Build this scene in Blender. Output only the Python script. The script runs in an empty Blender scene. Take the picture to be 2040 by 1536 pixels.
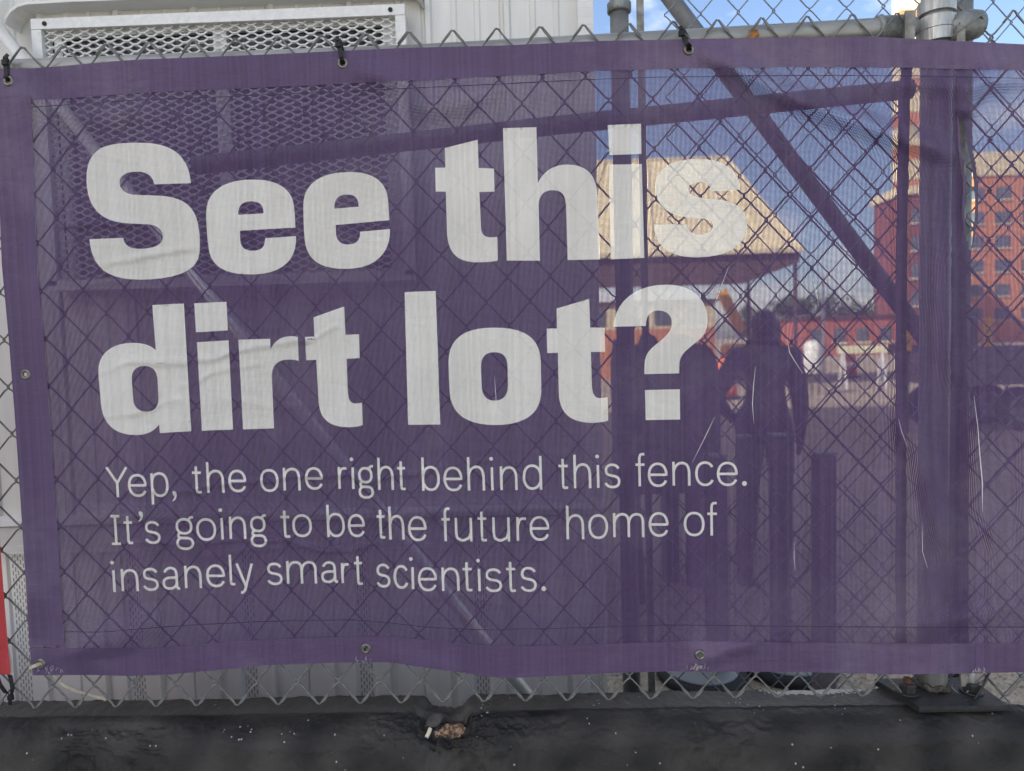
import bpy, math, random, re
import numpy as np
from mathutils import Vector, noise
from mathutils.geometry import delaunay_2d_cdt

random.seed(7)
rng = np.random.default_rng(11)
SC = bpy.context.scene
COL = SC.collection

# ------------------------------------------------------------------ camera
F_PX = 1415.0                       # focal length in photo pixels (photo is 2040 x 1536)
YAW, PITCH, ROLL = 0.026, 0.058, 0.028
CAM = np.array([0.035, -1.33, 1.515])
_fw = np.array([-math.sin(YAW) * math.cos(PITCH), math.cos(YAW) * math.cos(PITCH), -math.sin(PITCH)])
_rt = np.array([math.cos(YAW), math.sin(YAW), 0.0])
_up = np.cross(_rt, _fw)
CR = _rt * math.cos(ROLL) - _up * math.sin(ROLL)
CU = _up * math.cos(ROLL) + _rt * math.sin(ROLL)
cam_data = bpy.data.cameras.new('camera')
cam = bpy.data.objects.new('camera', cam_data)
COL.objects.link(cam)
cam_data.sensor_fit = 'HORIZONTAL'
cam_data.sensor_width = 36.0
cam_data.lens = 36.0 * F_PX / 2040.0
cam_data.clip_start = 0.05
cam_data.clip_end = 3000.0
from mathutils import Matrix
cam.matrix_world = Matrix(((CR[0], CU[0], -_fw[0], CAM[0]), (CR[1], CU[1], -_fw[1], CAM[1]),
                           (CR[2], CU[2], -_fw[2], CAM[2]), (0, 0, 0, 1)))
SC.camera = cam
cam_data.dof.use_dof = True; cam_data.dof.focus_distance = 1.33; cam_data.dof.aperture_fstop = 4.0

# ------------------------------------------------------------------ sky, sun, exposure
SUN_EL, SUN_AZ = 35.0, -54.4         # afternoon sun from behind the photographer's left shoulder, hidden by an added unseen block
W = bpy.data.worlds.new('World'); SC.world = W; W.use_nodes = True
wn = W.node_tree.nodes; wl = W.node_tree.links
for n in list(wn): wn.remove(n)
wo = wn.new('ShaderNodeOutputWorld'); bg = wn.new('ShaderNodeBackground'); sky = wn.new('ShaderNodeTexSky')
sky.sky_type = 'NISHITA'; sky.sun_disc = False
sky.sun_elevation = math.radians(SUN_EL); sky.sun_rotation = math.radians(180.0 - SUN_AZ)
sky.air_density = 0.8; sky.dust_density = 1.8; sky.ozone_density = 1.0
tc = wn.new('ShaderNodeTexCoord'); mp = wn.new('ShaderNodeMapping'); nz = wn.new('ShaderNodeTexNoise')
rp = wn.new('ShaderNodeValToRGB'); mx = wn.new('ShaderNodeMix'); mx.data_type = 'RGBA'
mp.inputs['Scale'].default_value = (1.0, 1.0, 2.2); mp.inputs['Location'].default_value = (0.30, 0.12, 0.2)
nz.inputs['Scale'].default_value = 3.4; nz.inputs['Detail'].default_value = 9; nz.inputs['Roughness'].default_value = 0.58
rp.color_ramp.elements[0].position = 0.50; rp.color_ramp.elements[1].position = 0.74
rp.color_ramp.elements[0].color = (0, 0, 0, 1); rp.color_ramp.elements[1].color = (1, 1, 1, 1)
wl.new(tc.outputs['Generated'], mp.inputs['Vector']); wl.new(mp.outputs['Vector'], nz.inputs['Vector'])
wl.new(nz.outputs['Fac'], rp.inputs['Fac']); wl.new(rp.outputs['Color'], mx.inputs['Factor'])
wl.new(sky.outputs['Color'], mx.inputs['A'])
mx.inputs['B'].default_value = (8.8, 8.3, 7.5, 1)
wl.new(mx.outputs['Result'], bg.inputs['Color'])
bg.inputs['Strength'].default_value = 0.10
wl.new(bg.outputs['Background'], wo.inputs['Surface'])
sd = bpy.data.lights.new('sun', 'SUN'); sun = bpy.data.objects.new('sun', sd); COL.objects.link(sun)
sd.energy = 4.2; sd.angle = math.radians(0.5); sd.color = (1.0, 0.93, 0.82)
_az = math.radians(SUN_AZ); _el = math.radians(SUN_EL)
sdir = Vector((-math.sin(_az) * math.cos(_el), math.cos(_az) * math.cos(_el), -math.sin(_el)))
sun.rotation_euler = sdir.to_track_quat('-Z', 'Y').to_euler()
sun.location = (3, -6, 40)
SC.view_settings.view_transform = 'Standard'; SC.view_settings.look = 'None'
SC.view_settings.gamma = 1.0; SC.view_settings.use_curve_mapping = False
SC.view_settings.exposure = 1.58
SC.cycles.transparent_max_bounces = 24
SC.cycles.max_bounces = 8

# ------------------------------------------------------------------ helpers
def P(x, y, Y):
    """photo pixel -> point of the vertical plane y = Y (world metres)"""
    x = np.asarray(x, float); y = np.asarray(y, float); Y = np.asarray(Y, float)
    d = _fw + np.multiply.outer((x - 1020) / F_PX, CR) - np.multiply.outer((y - 768) / F_PX, CU)
    t = (Y - CAM[1]) / d[..., 1]
    return CAM + d * t[..., None]
def PG(x, y, Z=0.0):
    """photo pixel -> point of the level plane z = Z"""
    d = _fw + CR * (x - 1020) / F_PX - CU * (y - 768) / F_PX
    return CAM + d * (Z - CAM[2]) / d[2]
def GX(px, Y):
    """x of a ground-standing thing seen at column px, at distance plane Y (taken at eye level)"""
    return float(P(px, 684 - 0.028 * (px - 1020), Y)[0])

class MB:
    def __init__(s): s.v = []; s.f = []
    def add(s, V, Fc):
        o = len(s.v); s.v += [tuple(map(float, p)) for p in V]; s.f += [tuple(i + o for i in q) for q in Fc]; return s
    def box(s, c, size, rz=0.0, rx=0.0, ry=0.0):
        hx, hy, hz = [q / 2 for q in size]
        M = (Matrix.Rotation(rz, 3, 'Z') @ Matrix.Rotation(ry, 3, 'Y') @ Matrix.Rotation(rx, 3, 'X'))
        V = [Vector(c) + M @ Vector((a * hx, b * hy, d * hz)) for a in (-1, 1) for b in (-1, 1) for d in (-1, 1)]
        return s.add(V, [(0, 1, 3, 2), (4, 6, 7, 5), (0, 4, 5, 1), (2, 3, 7, 6), (0, 2, 6, 4), (1, 5, 7, 3)])
    def bbox(s, c, size, b=0.01):
        """box with chamfered vertical and top edges"""
        hx, hy, hz = [q / 2 for q in size]
        V = []; Fc = []
        prof = [(-hz, 0), (hz - b, 0), (hz, -b)]
        ring = lambda k: [(hx + k - b, -hy - k), (hx + k, -hy - k + b), (hx + k, hy + k - b), (hx + k - b, hy + k), (-hx - k + b, hy + k), (-hx - k, hy + k - b), (-hx - k, -hy - k + b), (-hx - k + b, -hy - k)]
        for z, k in prof:
            V += [(c[0] + x, c[1] + y, c[2] + z) for x, y in ring(k)]
        for i in range(2):
            for j in range(8):
                Fc.append((i * 8 + j, i * 8 + (j + 1) % 8, i * 8 + 8 + (j + 1) % 8, i * 8 + 8 + j))
        Fc.append(tuple(range(16, 24))); Fc.append(tuple(range(7, -1, -1)))
        return s.add(V, Fc)
    def tube(s, path, r, n=8, caps=True, rs=None):
        path = [Vector(p) for p in path]; m = len(path); V = []; Fc = []
        prev = None
        for i, p in enumerate(path):
            t = (path[min(i + 1, m - 1)] - path[max(i - 1, 0)]).normalized()
            if prev is None:
                a = t.orthogonal().normalized()
            else:
                a = (prev - t * prev.dot(t))
                a = a.normalized() if a.length > 1e-6 else t.orthogonal().normalized()
            prev = a; b = t.cross(a)
            rr = rs[i] if rs else r
            for k in range(n):
                th = 2 * math.pi * k / n
                V.append(p + (a * math.cos(th) + b * math.sin(th)) * rr)
        for i in range(m - 1):
            for k in range(n):
                Fc.append((i * n + k, i * n + (k + 1) % n, (i + 1) * n + (k + 1) % n, (i + 1) * n + k))
        if caps:
            Fc.append(tuple(range(n - 1, -1, -1))); Fc.append(tuple(range((m - 1) * n, m * n)))
        return s.add(V, Fc)
    def strap(s, path, w, th, side):
        """flat band along path; side = width direction"""
        path = [Vector(p) for p in path]; m = len(path); V = []; Fc = []; side = Vector(side).normalized()
        for i, p in enumerate(path):
            t = (path[min(i + 1, m - 1)] - path[max(i - 1, 0)]).normalized()
            sd_ = (side - t * side.dot(t)).normalized(); nn = t.cross(sd_)
            for a, b in ((-1, -1), (1, -1), (1, 1), (-1, 1)):
                V.append(p + sd_ * a * w / 2 + nn * b * th / 2)
        for i in range(m - 1):
            for k in range(4):
                Fc.append((i * 4 + k, i * 4 + (k + 1) % 4, i * 4 + 4 + (k + 1) % 4, i * 4 + 4 + k))
        Fc.append((3, 2, 1, 0)); Fc.append(tuple((m - 1) * 4 + k for k in range(4)))
        return s.add(V, Fc)
    def lathe(s, prof, c, axis='Z', n=24, close=True):
        """prof: list of (r, h)"""
        V = []; Fc = []; m = len(prof)
        for r, h in prof:
            for k in range(n):
                a = 2 * math.pi * k / n; x, y = r * math.cos(a), r * math.sin(a)
                q = (x, y, h) if axis == 'Z' else ((x, h, y) if axis == 'Y' else (h, x, y))
                V.append((c[0] + q[0], c[1] + q[1], c[2] + q[2]))
        for i in range(m - 1):
            for k in range(n):
                Fc.append((i * n + k, i * n + (k + 1) % n, (i + 1) * n + (k + 1) % n, (i + 1) * n + k))
        if close:
            Fc.append(tuple(range(n - 1, -1, -1))); Fc.append(tuple(range((m - 1) * n, m * n)))
        return s.add(V, Fc)
    def prism(s, poly, d0, d1, plane='XZ'):
        n = len(poly)
        if plane == 'XZ': f = lambda p, d: (p[0], d, p[1])
        elif plane == 'YZ': f = lambda p, d: (d, p[0], p[1])
        else: f = lambda p, d: (p[0], p[1], d)
        V = [f(p, d0) for p in poly] + [f(p, d1) for p in poly]
        Fc = [tuple(range(n)), tuple(range(2 * n - 1, n - 1, -1))]
        for i in range(n): Fc.append((i, n + i, n + (i + 1) % n, (i + 1) % n))
        return s.add(V, Fc)
    def mesh(s, name, off=(0, 0, 0), smooth=False):
        me = bpy.data.meshes.new(name)
        o = Vector(off)
        me.from_pydata([tuple(Vector(v) - o) for v in s.v], [], s.f)
        if smooth: me.polygons.foreach_set('use_smooth', [True] * len(me.polygons))
        me.update(); return me

def link(name, me, mat, parent=None, loc=(0, 0, 0)):
    o = bpy.data.objects.new(name, me); COL.objects.link(o)
    if mat is not None:
        me.materials.clear(); me.materials.append(mat)
    o.location = loc
    if parent is not None: o.parent = parent
    return o
def tag(o, label, cat, group=None, kind=None):
    o['label'] = label; o['category'] = cat
    if group: o['group'] = group
    if kind: o['kind'] = kind
    return o
def thing(name, label, cat, loc, group=None):
    o = bpy.data.objects.new(name, None); COL.objects.link(o); o.location = loc
    o.empty_display_size = 0.1
    return tag(o, label, cat, group)
def org(o):
    """world origin of a thing or part (no rotations are used)"""
    v = Vector(o.location); p = o.parent
    while p is not None: v = v + Vector(p.location); p = p.parent
    return v
def part(root, name, mb, mat, smooth=False, label=None):
    o = link(name, mb.mesh(name, org(root), smooth), mat, root)
    if label: o['label'] = label
    return o
def solo(name, mb, mat, label, cat, loc, group=None, smooth=False):
    o = link(name, mb.mesh(name, loc, smooth), mat, None, loc)
    return tag(o, label, cat, group)

# ------------------------------------------------------------------ materials
def mat(name): 
    m = bpy.data.materials.new(name); m.use_nodes = True
    return m, m.node_tree.nodes, m.node_tree.links, m.node_tree.nodes['Principled BSDF']
def mathn(N, L, op, a, b=None, c=None):
    n = N.new('ShaderNodeMath'); n.operation = op
    for i, q in enumerate((a, b, c)):
        if q is None: continue
        if isinstance(q, (int, float)): n.inputs[i].default_value = q
        else: L.new(q, n.inputs[i])
    return n.outputs[0]
def simple(name, col, rough=0.6, metal=0.0, var=0.15, scale=30.0, bump=0.0, bscale=200.0, spec=0.5, col2=None, stretch=None):
    m, N, L, B = mat(name)
    B.inputs['Roughness'].default_value = rough; B.inputs['Metallic'].default_value = metal
    B.inputs['Specular IOR Level'].default_value = spec
    t = N.new('ShaderNodeTexCoord'); nz_ = N.new('ShaderNodeTexNoise'); nz_.inputs['Scale'].default_value = scale
    nz_.inputs['Detail'].default_value = 6; nz_.inputs['Roughness'].default_value = 0.65
    src = t.outputs['Object']
    if stretch:
        mp_ = N.new('ShaderNodeMapping'); mp_.inputs['Scale'].default_value = stretch; L.new(src, mp_.inputs['Vector']); src = mp_.outputs['Vector']
    L.new(src, nz_.inputs['Vector'])
    r = N.new('ShaderNodeValToRGB')
    c2 = col2 or tuple(min(1, c * (1 + var)) for c in col); c1 = tuple(c * (1 - var) for c in col)
    r.color_ramp.elements[0].color = (*c1, 1); r.color_ramp.elements[1].color = (*c2, 1)
    r.color_ramp.elements[0].position = 0.35; r.color_ramp.elements[1].position = 0.68
    L.new(nz_.outputs['Fac'], r.inputs['Fac']); L.new(r.outputs['Color'], B.inputs['Base Color'])
    if bump:
        nb = N.new('ShaderNodeTexNoise'); nb.inputs['Scale'].default_value = bscale; nb.inputs['Detail'].default_value = 5
        L.new(src, nb.inputs['Vector'])
        b = N.new('ShaderNodeBump'); b.inputs['Strength'].default_value = bump; b.inputs['Distance'].default_value = 0.01
        L.new(nb.outputs['Fac'], b.inputs['Height']); L.new(b.outputs['Normal'], B.inputs['Normal'])
    return m

def weave(name, col, open_w, open_h, thread_var=0.16, transl=0.36, solid=False, dirt=(0.34, 0.28, 0.34)):
    """woven mesh vinyl: an open grid of threads, the holes are really open"""
    m, N, L, B = mat(name)
    out = N['Material Output']
    t = N.new('ShaderNodeTexCoord')
    # slight irregularity of the weave
    wz = N.new('ShaderNodeTexNoise'); wz.inputs['Scale'].default_value = 6.0; wz.inputs['Detail'].default_value = 2
    L.new(t.outputs['Object'], wz.inputs['Vector'])
    va = N.new('ShaderNodeVectorMath'); va.operation = 'SCALE'; va.inputs['Scale'].default_value = 0.006
    L.new(wz.outputs['Color'], va.inputs[0])
    vb = N.new('ShaderNodeVectorMath'); vb.operation = 'ADD'
    L.new(t.outputs['Object'], vb.inputs[0]); L.new(va.outputs[0], vb.inputs[1])
    sp = N.new('ShaderNodeSeparateXYZ'); L.new(vb.outputs[0], sp.inputs[0])
    u = mathn(N, L, 'MULTIPLY', sp.outputs['X'], 1 / 0.00225)
    v = mathn(N, L, 'MULTIPLY', sp.outputs['Z'], 1 / 0.00205)
    fu = mathn(N, L, 'FRACT', u); fv = mathn(N, L, 'FRACT', v)
    # column to column thread differences
    wn1 = N.new('ShaderNodeTexWhiteNoise'); wn1.noise_dimensions = '1D'
    L.new(mathn(N, L, 'FLOOR', mathn(N, L, 'MULTIPLY', u, 0.5)), wn1.inputs['W'])
    nz_ = N.new('ShaderNodeTexNoise'); nz_.inputs['Scale'].default_value = 5.0; nz_.inputs['Detail'].default_value = 7; nz_.inputs['Roughness'].default_value = 0.6
    L.new(t.outputs['Object'], nz_.inputs['Vector'])
    hsv = N.new('ShaderNodeHueSaturation')
    hsv.inputs['Color'].default_value = (*col, 1)
    val = mathn(N, L, 'ADD', mathn(N, L, 'MULTIPLY', wn1.outputs['Value'], thread_var * 2), 1 - thread_var)
    val = mathn(N, L, 'MULTIPLY', val, mathn(N, L, 'ADD', mathn(N, L, 'MULTIPLY', nz_.outputs['Fac'], 0.36), 0.82))
    L.new(val, hsv.inputs['Value'])
    # faint dust
    dz = N.new('ShaderNodeTexNoise'); dz.inputs['Scale'].default_value = 2.3; dz.inputs['Detail'].default_value = 10; dz.inputs['Roughness'].default_value = 0.7
    L.new(t.outputs['Object'], dz.inputs['Vector'])
    dr = N.new('ShaderNodeValToRGB'); dr.color_ramp.elements[0].position = 0.5; dr.color_ramp.elements[1].position = 0.8
    dr.color_ramp.elements[0].color = (0, 0, 0, 1); dr.color_ramp.elements[1].color = (0.5, 0.5, 0.5, 1)
    L.new(dz.outputs['Fac'], dr.inputs['Fac'])
    dm = N.new('ShaderNodeMix'); dm.data_type = 'RGBA'; L.new(dr.outputs['Color'], dm.inputs['Factor'])
    L.new(hsv.outputs['Color'], dm.inputs['A']); dm.inputs['B'].default_value = (*dirt, 1)
    L.new(dm.outputs['Result'], B.inputs['Base Color'])
    B.inputs['Roughness'].default_value = 0.45; B.inputs['Specular IOR Level'].default_value = 0.32
    B.inputs['Sheen Weight'].default_value = 0.22; B.inputs['Sheen Roughness'].default_value = 0.35
    # thread relief
    hh = mathn(N, L, 'ADD', mathn(N, L, 'SINE', mathn(N, L, 'MULTIPLY', u, 6.2832)), mathn(N, L, 'MULTIPLY', mathn(N, L, 'SINE', mathn(N, L, 'MULTIPLY', v, 6.2832)), 0.6))
    cr = N.new('ShaderNodeTexNoise'); cr.inputs['Scale'].default_value = 28.0; cr.inputs['Detail'].default_value = 6; cr.inputs['Roughness'].default_value = 0.62
    mpc = N.new('ShaderNodeMapping'); mpc.inputs['Scale'].default_value = (0.35, 1, 1.3); L.new(t.outputs['Object'], mpc.inputs['Vector']); L.new(mpc.outputs['Vector'], cr.inputs['Vector'])
    h2 = mathn(N, L, 'ADD', mathn(N, L, 'MULTIPLY', hh, 0.00018), mathn(N, L, 'MULTIPLY', cr.outputs['Fac'], 0.0042))
    bp = N.new('ShaderNodeBump'); bp.inputs['Strength'].default_value = 1.0; bp.inputs['Distance'].default_value = 1.0
    L.new(h2, bp.inputs['Height']); L.new(bp.outputs['Normal'], B.inputs['Normal'])
    tr = N.new('ShaderNodeBsdfTranslucent'); L.new(dm.outputs['Result'], tr.inputs['Color'])
    ms = N.new('ShaderNodeMixShader'); ms.inputs[0].default_value = transl
    L.new(B.outputs[0], ms.inputs[1]); L.new(tr.outputs[0], ms.inputs[2])
    if solid:
        L.new(ms.outputs[0], out.inputs['Surface']); return m
    ab = N.new('ShaderNodeAttribute'); ab.attribute_name = 'bunch'
    kk = mathn(N, L, 'SUBTRACT', 1.0, ab.outputs['Fac'])
    hole = mathn(N, L, 'MULTIPLY', mathn(N, L, 'LESS_THAN', fu, mathn(N, L, 'MULTIPLY', kk, open_w)), mathn(N, L, 'LESS_THAN', fv, mathn(N, L, 'MULTIPLY', kk, open_h)))
    tp = N.new('ShaderNodeBsdfTransparent')
    m2 = N.new('ShaderNodeMixShader'); L.new(hole, m2.inputs[0]); L.new(ms.outputs[0], m2.inputs[1]); L.new(tp.outputs[0], m2.inputs[2])
    L.new(m2.outputs[0], out.inputs['Surface'])
    return m

PURPLE = (0.112, 0.067, 0.165)
M = {}
M['mesh_purple'] = weave('mesh_purple', PURPLE, 0.315, 0.64)
M['mesh_white'] = weave('mesh_white', (0.95, 0.93, 0.84), 0.26, 0.40, 0.05, 0.3, dirt=(0.6, 0.58, 0.5))
M['hem_purple'] = weave('hem_purple', (0.108, 0.070, 0.146), 0, 0, 0.11, 0.12, solid=True)
M['mesh_red'] = weave('mesh_red', (0.46, 0.045, 0.05), 0, 0, 0.12, 0.2, solid=True)
M['galv'] = simple('galvanised_steel', (0.46, 0.47, 0.45), 0.42, 0.5, 0.3, 26, 0.15, 90, stretch=(1, 1, 0.25))
M['galv_rail'] = simple('galvanised_rail', (0.27, 0.275, 0.255), 0.45, 0.4, 0.28, 18, 0.1, 80, stretch=(0.2, 1, 1))
M['wire'] = simple('galvanised_wire', (0.17, 0.17, 0.16), 0.6, 0.25, 0.3, 60)
M['wire_old'] = simple('weathered_wire', (0.20, 0.22, 0.24), 0.5, 0.5, 0.3, 60)
M['dull'] = simple('dull_cast_metal', (0.20, 0.215, 0.205), 0.55, 0.5, 0.3, 40, 0.25, 160)
M['tension'] = simple('tension_bar_metal', (0.24, 0.235, 0.21), 0.6, 0.4, 0.35, 50, 0.2, 120)
M['shaded_pipe'] = simple('pipe_in_shade', (0.17, 0.18, 0.175), 0.6, 0.35, 0.25, 20, 0.15, 90)  # galvanised pipe darkened: the shade behind the banner is in its colour
M['conduit'] = simple('bright_conduit', (0.88, 0.88, 0.82), 0.28, 0.45, 0.08, 14, stretch=(1, 1, 1))
M['siding'] = simple('painted_siding', (0.65, 0.65, 0.61), 0.5, 0.0, 0.08, 5, 0.06, 60, stretch=(3, 1, 0.35))
M['vinyl'] = simple('vinyl_skirting', (0.92, 0.91, 0.86), 0.5, 0.0, 0.04, 9, stretch=(2, 1, 0.4))
M['vinyl_trim'] = simple('vinyl_trim', (0.72, 0.72, 0.69), 0.45, 0.0, 0.06, 22, 0.25, 130, stretch=(0.08, 1, 3))
M['paint_white'] = simple('white_frame_paint', (0.70, 0.71, 0.68), 0.45, 0.0, 0.09, 45, 0.12, 160)
M['grille'] = simple('grille_paint', (0.66, 0.67, 0.65), 0.42, 0.0, 0.08, 60)
M['sealant'] = simple('aged_sealant', (0.42, 0.39, 0.35), 0.7, 0, 0.3, 70, 0.6, 120)
M['black_plastic'] = simple('black_nylon', (0.010, 0.010, 0.011), 0.5, 0, 0.3, 80, spec=0.3)
M['brass'] = simple('aged_grommet', (0.20, 0.19, 0.15), 0.38, 0.85, 0.35, 200, spec=0.5)
M['cord'] = simple('ivory_ribbon', (0.42, 0.37, 0.28), 0.7, 0, 0.3, 60)
M['blackplate'] = simple('black_painted_steel', (0.025, 0.025, 0.026), 0.5, 0.2, 0.4, 60, 0.3, 300)
M['rust'] = simple('rusty_bolt', (0.11, 0.05, 0.028), 0.8, 0.2, 0.5, 300, 0.5, 500)
M['weld'] = simple('weld_scale', (0.10, 0.085, 0.07), 0.6, 0.4, 0.6, 120, 0.6, 250)
M['thread'] = simple('frayed_thread', (0.62, 0.6, 0.58), 0.6, 0, 0.1, 100)

def concrete_black():
    m, N, L, B = mat('black_painted_concrete')
    t = N.new('ShaderNodeTexCoord'); g = N.new('ShaderNodeNewGeometry')
    n1 = N.new('ShaderNodeTexNoise'); n1.inputs['Scale'].default_value = 9; n1.inputs['Detail'].default_value = 9; n1.inputs['Roughness'].default_value = 0.7
    L.new(t.outputs['Object'], n1.inputs['Vector'])
    r1 = N.new('ShaderNodeValToRGB')
    r1.color_ramp.elements[0].position = 0.35; r1.color_ramp.elements[1].position = 0.7
    r1.color_ramp.elements[0].color = (0.007, 0.0069, 0.0069, 1); r1.color_ramp.elements[1].color = (0.020, 0.0195, 0.019, 1)
    L.new(n1.outputs['Fac'], r1.inputs['Fac'])
    # greyish dust lying on level faces only where paint is thin: a wear band along the top
    at = N.new('ShaderNodeAttribute'); at.attribute_name = 'wear'
    r2 = N.new('ShaderNodeMix'); r2.data_type = 'RGBA'; L.new(at.outputs['Fac'], r2.inputs['Factor'])
    L.new(r1.outputs['Color'], r2.inputs['A']); r2.inputs['B'].default_value = (0.078, 0.071, 0.062, 1)
    # chips of bare concrete and bird-lime specks
    v = N.new('ShaderNodeTexVoronoi'); v.inputs['Scale'].default_value = 75; L.new(t.outputs['Object'], v.inputs['Vector'])
    n3 = N.new('ShaderNodeTexNoise'); n3.inputs['Scale'].default_value = 14; n3.inputs['Detail'].default_value = 4; L.new(t.outputs['Object'], n3.inputs['Vector'])
    c1 = mathn(N, L, 'LESS_THAN', v.outputs['Distance'], 0.13); c2 = mathn(N, L, 'GREATER_THAN', n3.outputs['Fac'], 0.56)
    at2 = N.new('ShaderNodeAttribute'); at2.attribute_name = 'bare'
    n4 = N.new('ShaderNodeTexNoise'); n4.inputs['Scale'].default_value = 160; n4.inputs['Detail'].default_value = 4; L.new(t.outputs['Object'], n4.inputs['Vector'])
    bare = mathn(N, L, 'GREATER_THAN', mathn(N, L, 'ADD', at2.outputs['Fac'], mathn(N, L, 'MULTIPLY', n4.outputs['Fac'], 0.9)), 1.0)
    chip = mathn(N, L, 'MULTIPLY', c1, c2)
    m3 = N.new('ShaderNodeMix'); m3.data_type = 'RGBA'; L.new(chip, m3.inputs['Factor']); L.new(r2.outputs['Result'], m3.inputs['A']); m3.inputs['B'].default_value = (0.34, 0.34, 0.34, 1)
    m4 = N.new('ShaderNodeMix'); m4.data_type = 'RGBA'; L.new(bare, m4.inputs['Factor']); L.new(m3.outputs['Result'], m4.inputs['A']); m4.inputs['B'].default_value = (0.48, 0.45, 0.41, 1)
    at3 = N.new('ShaderNodeAttribute'); at3.attribute_name = 'rust'
    m5 = N.new('ShaderNodeMix'); m5.data_type = 'RGBA'; L.new(at3.outputs['Fac'], m5.inputs['Factor']); L.new(m4.outputs['Result'], m5.inputs['A'])
    rr = N.new('ShaderNodeValToRGB'); rr.color_ramp.elements[0].color = (0.09, 0.045, 0.025, 1); rr.color_ramp.elements[1].color = (0.40, 0.27, 0.17, 1)
    rr.color_ramp.elements[0].position = 0.4; rr.color_ramp.elements[1].position = 0.62
    L.new(n4.outputs['Fac'], rr.inputs['Fac']); L.new(rr.outputs['Color'], m5.inputs['B'])
    L.new(m5.outputs['Result'], B.inputs['Base Color'])
    B.inputs['Roughness'].default_value = 0.40; B.inputs['Specular IOR Level'].default_value = 0.24
    nb = N.new('ShaderNodeTexNoise'); nb.inputs['Scale'].default_value = 130; nb.inputs['Detail'].default_value = 10; nb.inputs['Roughness'].default_value = 0.7
    L.new(t.outputs['Object'], nb.inputs['Vector'])
    vb = N.new('ShaderNodeTexVoronoi'); vb.inputs['Scale'].default_value = 55; L.new(t.outputs['Object'], vb.inputs['Vector'])
    pit = mathn(N, L, 'MULTIPLY', mathn(N, L, 'LESS_THAN', vb.outputs['Distance'], 0.14), -0.8)
    hh = mathn(N, L, 'ADD', nb.outputs['Fac'], pit)
    b = N.new('ShaderNodeBump'); b.inputs['Strength'].default_value = 0.8; b.inputs['Distance'].default_value = 0.0028
    L.new(hh, b.inputs['Height']); L.new(b.outputs['Normal'], B.inputs['Normal'])
    return m
M['concrete'] = concrete_black()

def ground_mat():
    m, N, L, B = mat('dirt_and_gravel')
    t = N.new('ShaderNodeTexCoord')
    v = N.new('ShaderNodeTexVoronoi'); v.inputs['Scale'].default_value = 110; L.new(t.outputs['Object'], v.inputs['Vector'])
    n = N.new('ShaderNodeTexNoise'); n.inputs['Scale'].default_value = 1.6; n.inputs['Detail'].default_value = 8; L.new(t.outputs['Object'], n.inputs['Vector'])
    r = N.new('ShaderNodeValToRGB')
    r.color_ramp.elements[0].color = (0.19, 0.155, 0.115, 1); r.color_ramp.elements[1].color = (0.56, 0.49, 0.39, 1)
    e = r.color_ramp.elements.new(0.5); e.color = (0.42, 0.335, 0.235, 1)
    sp = N.new('ShaderNodeSeparateColor'); L.new(v.outputs['Color'], sp.inputs[0])
    L.new(mathn(N, L, 'ADD', mathn(N, L, 'MULTIPLY', sp.outputs[0], 0.75), mathn(N, L, 'MULTIPLY', n.outputs['Fac'], 0.25)), r.inputs['Fac'])
    L.new(r.outputs['Color'], B.inputs['Base Color']); B.inputs['Roughness'].default_value = 0.9
    b = N.new('ShaderNodeBump'); b.inputs['Strength'].default_value = 0.8; b.inputs['Distance'].default_value = 0.012
    L.new(mathn(N, L, 'MULTIPLY', v.outputs['Distance'], -1.0), b.inputs['Height']); L.new(b.outputs['Normal'], B.inputs['Normal'])
    return m
M['ground'] = ground_mat()
M['sidewalk'] = simple('sidewalk_concrete', (0.42, 0.40, 0.36), 0.85, 0, 0.15, 6, 0.3, 80)

def vent_mat():
    m, N, L, B = mat('vented_vinyl')
    t = N.new('ShaderNodeTexCoord'); sp = N.new('ShaderNodeSeparateXYZ'); L.new(t.outputs['Object'], sp.inputs[0])
    u = mathn(N, L, 'MULTIPLY', sp.outputs['X'], 1 / 0.0075); fu = mathn(N, L, 'FRACT', u)
    par = mathn(N, L, 'MULTIPLY', mathn(N, L, 'MODULO', mathn(N, L, 'FLOOR', u), 2.0), 0.5)
    v = mathn(N, L, 'ADD', mathn(N, L, 'MULTIPLY', sp.outputs['Z'], 1 / 0.020), par); fv = mathn(N, L, 'FRACT', v)
    s = mathn(N, L, 'MULTIPLY', mathn(N, L, 'LESS_THAN', mathn(N, L, 'ABSOLUTE', mathn(N, L, 'SUBTRACT', fu, 0.5)), 0.14),
              mathn(N, L, 'LESS_THAN', mathn(N, L, 'ABSOLUTE', mathn(N, L, 'SUBTRACT', fv, 0.5)), 0.30))
    B.inputs['Base Color'].default_value = (0.84, 0.84, 0.79, 1); B.inputs['Roughness'].default_value = 0.5
    tr = N.new('ShaderNodeBsdfTransparent'); ms = N.new('ShaderNodeMixShader'); L.new(s, ms.inputs[0]); L.new(B.outputs[0], ms.inputs[1]); L.new(tr.outputs[0], ms.inputs[2])
    L.new(ms.outputs[0], N['Material Output'].inputs['Surface'])
    return m
M['vent'] = vent_mat()
M['dark_void'] = simple('void_black', (0.02, 0.02, 0.02), 0.9)
M['glass_dark'] = simple('window_glass', (0.025, 0.023, 0.02), 0.08, 0, 0.4, 2, spec=0.3)
M['glass_reflection'] = simple('yellowish_reflection', (0.10, 0.09, 0.06), 0.7, 0, 0.6, 4)
M['cigarette'] = simple('cigarette_filter', (0.72, 0.63, 0.45), 0.7, 0, 0.1, 200)

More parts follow.
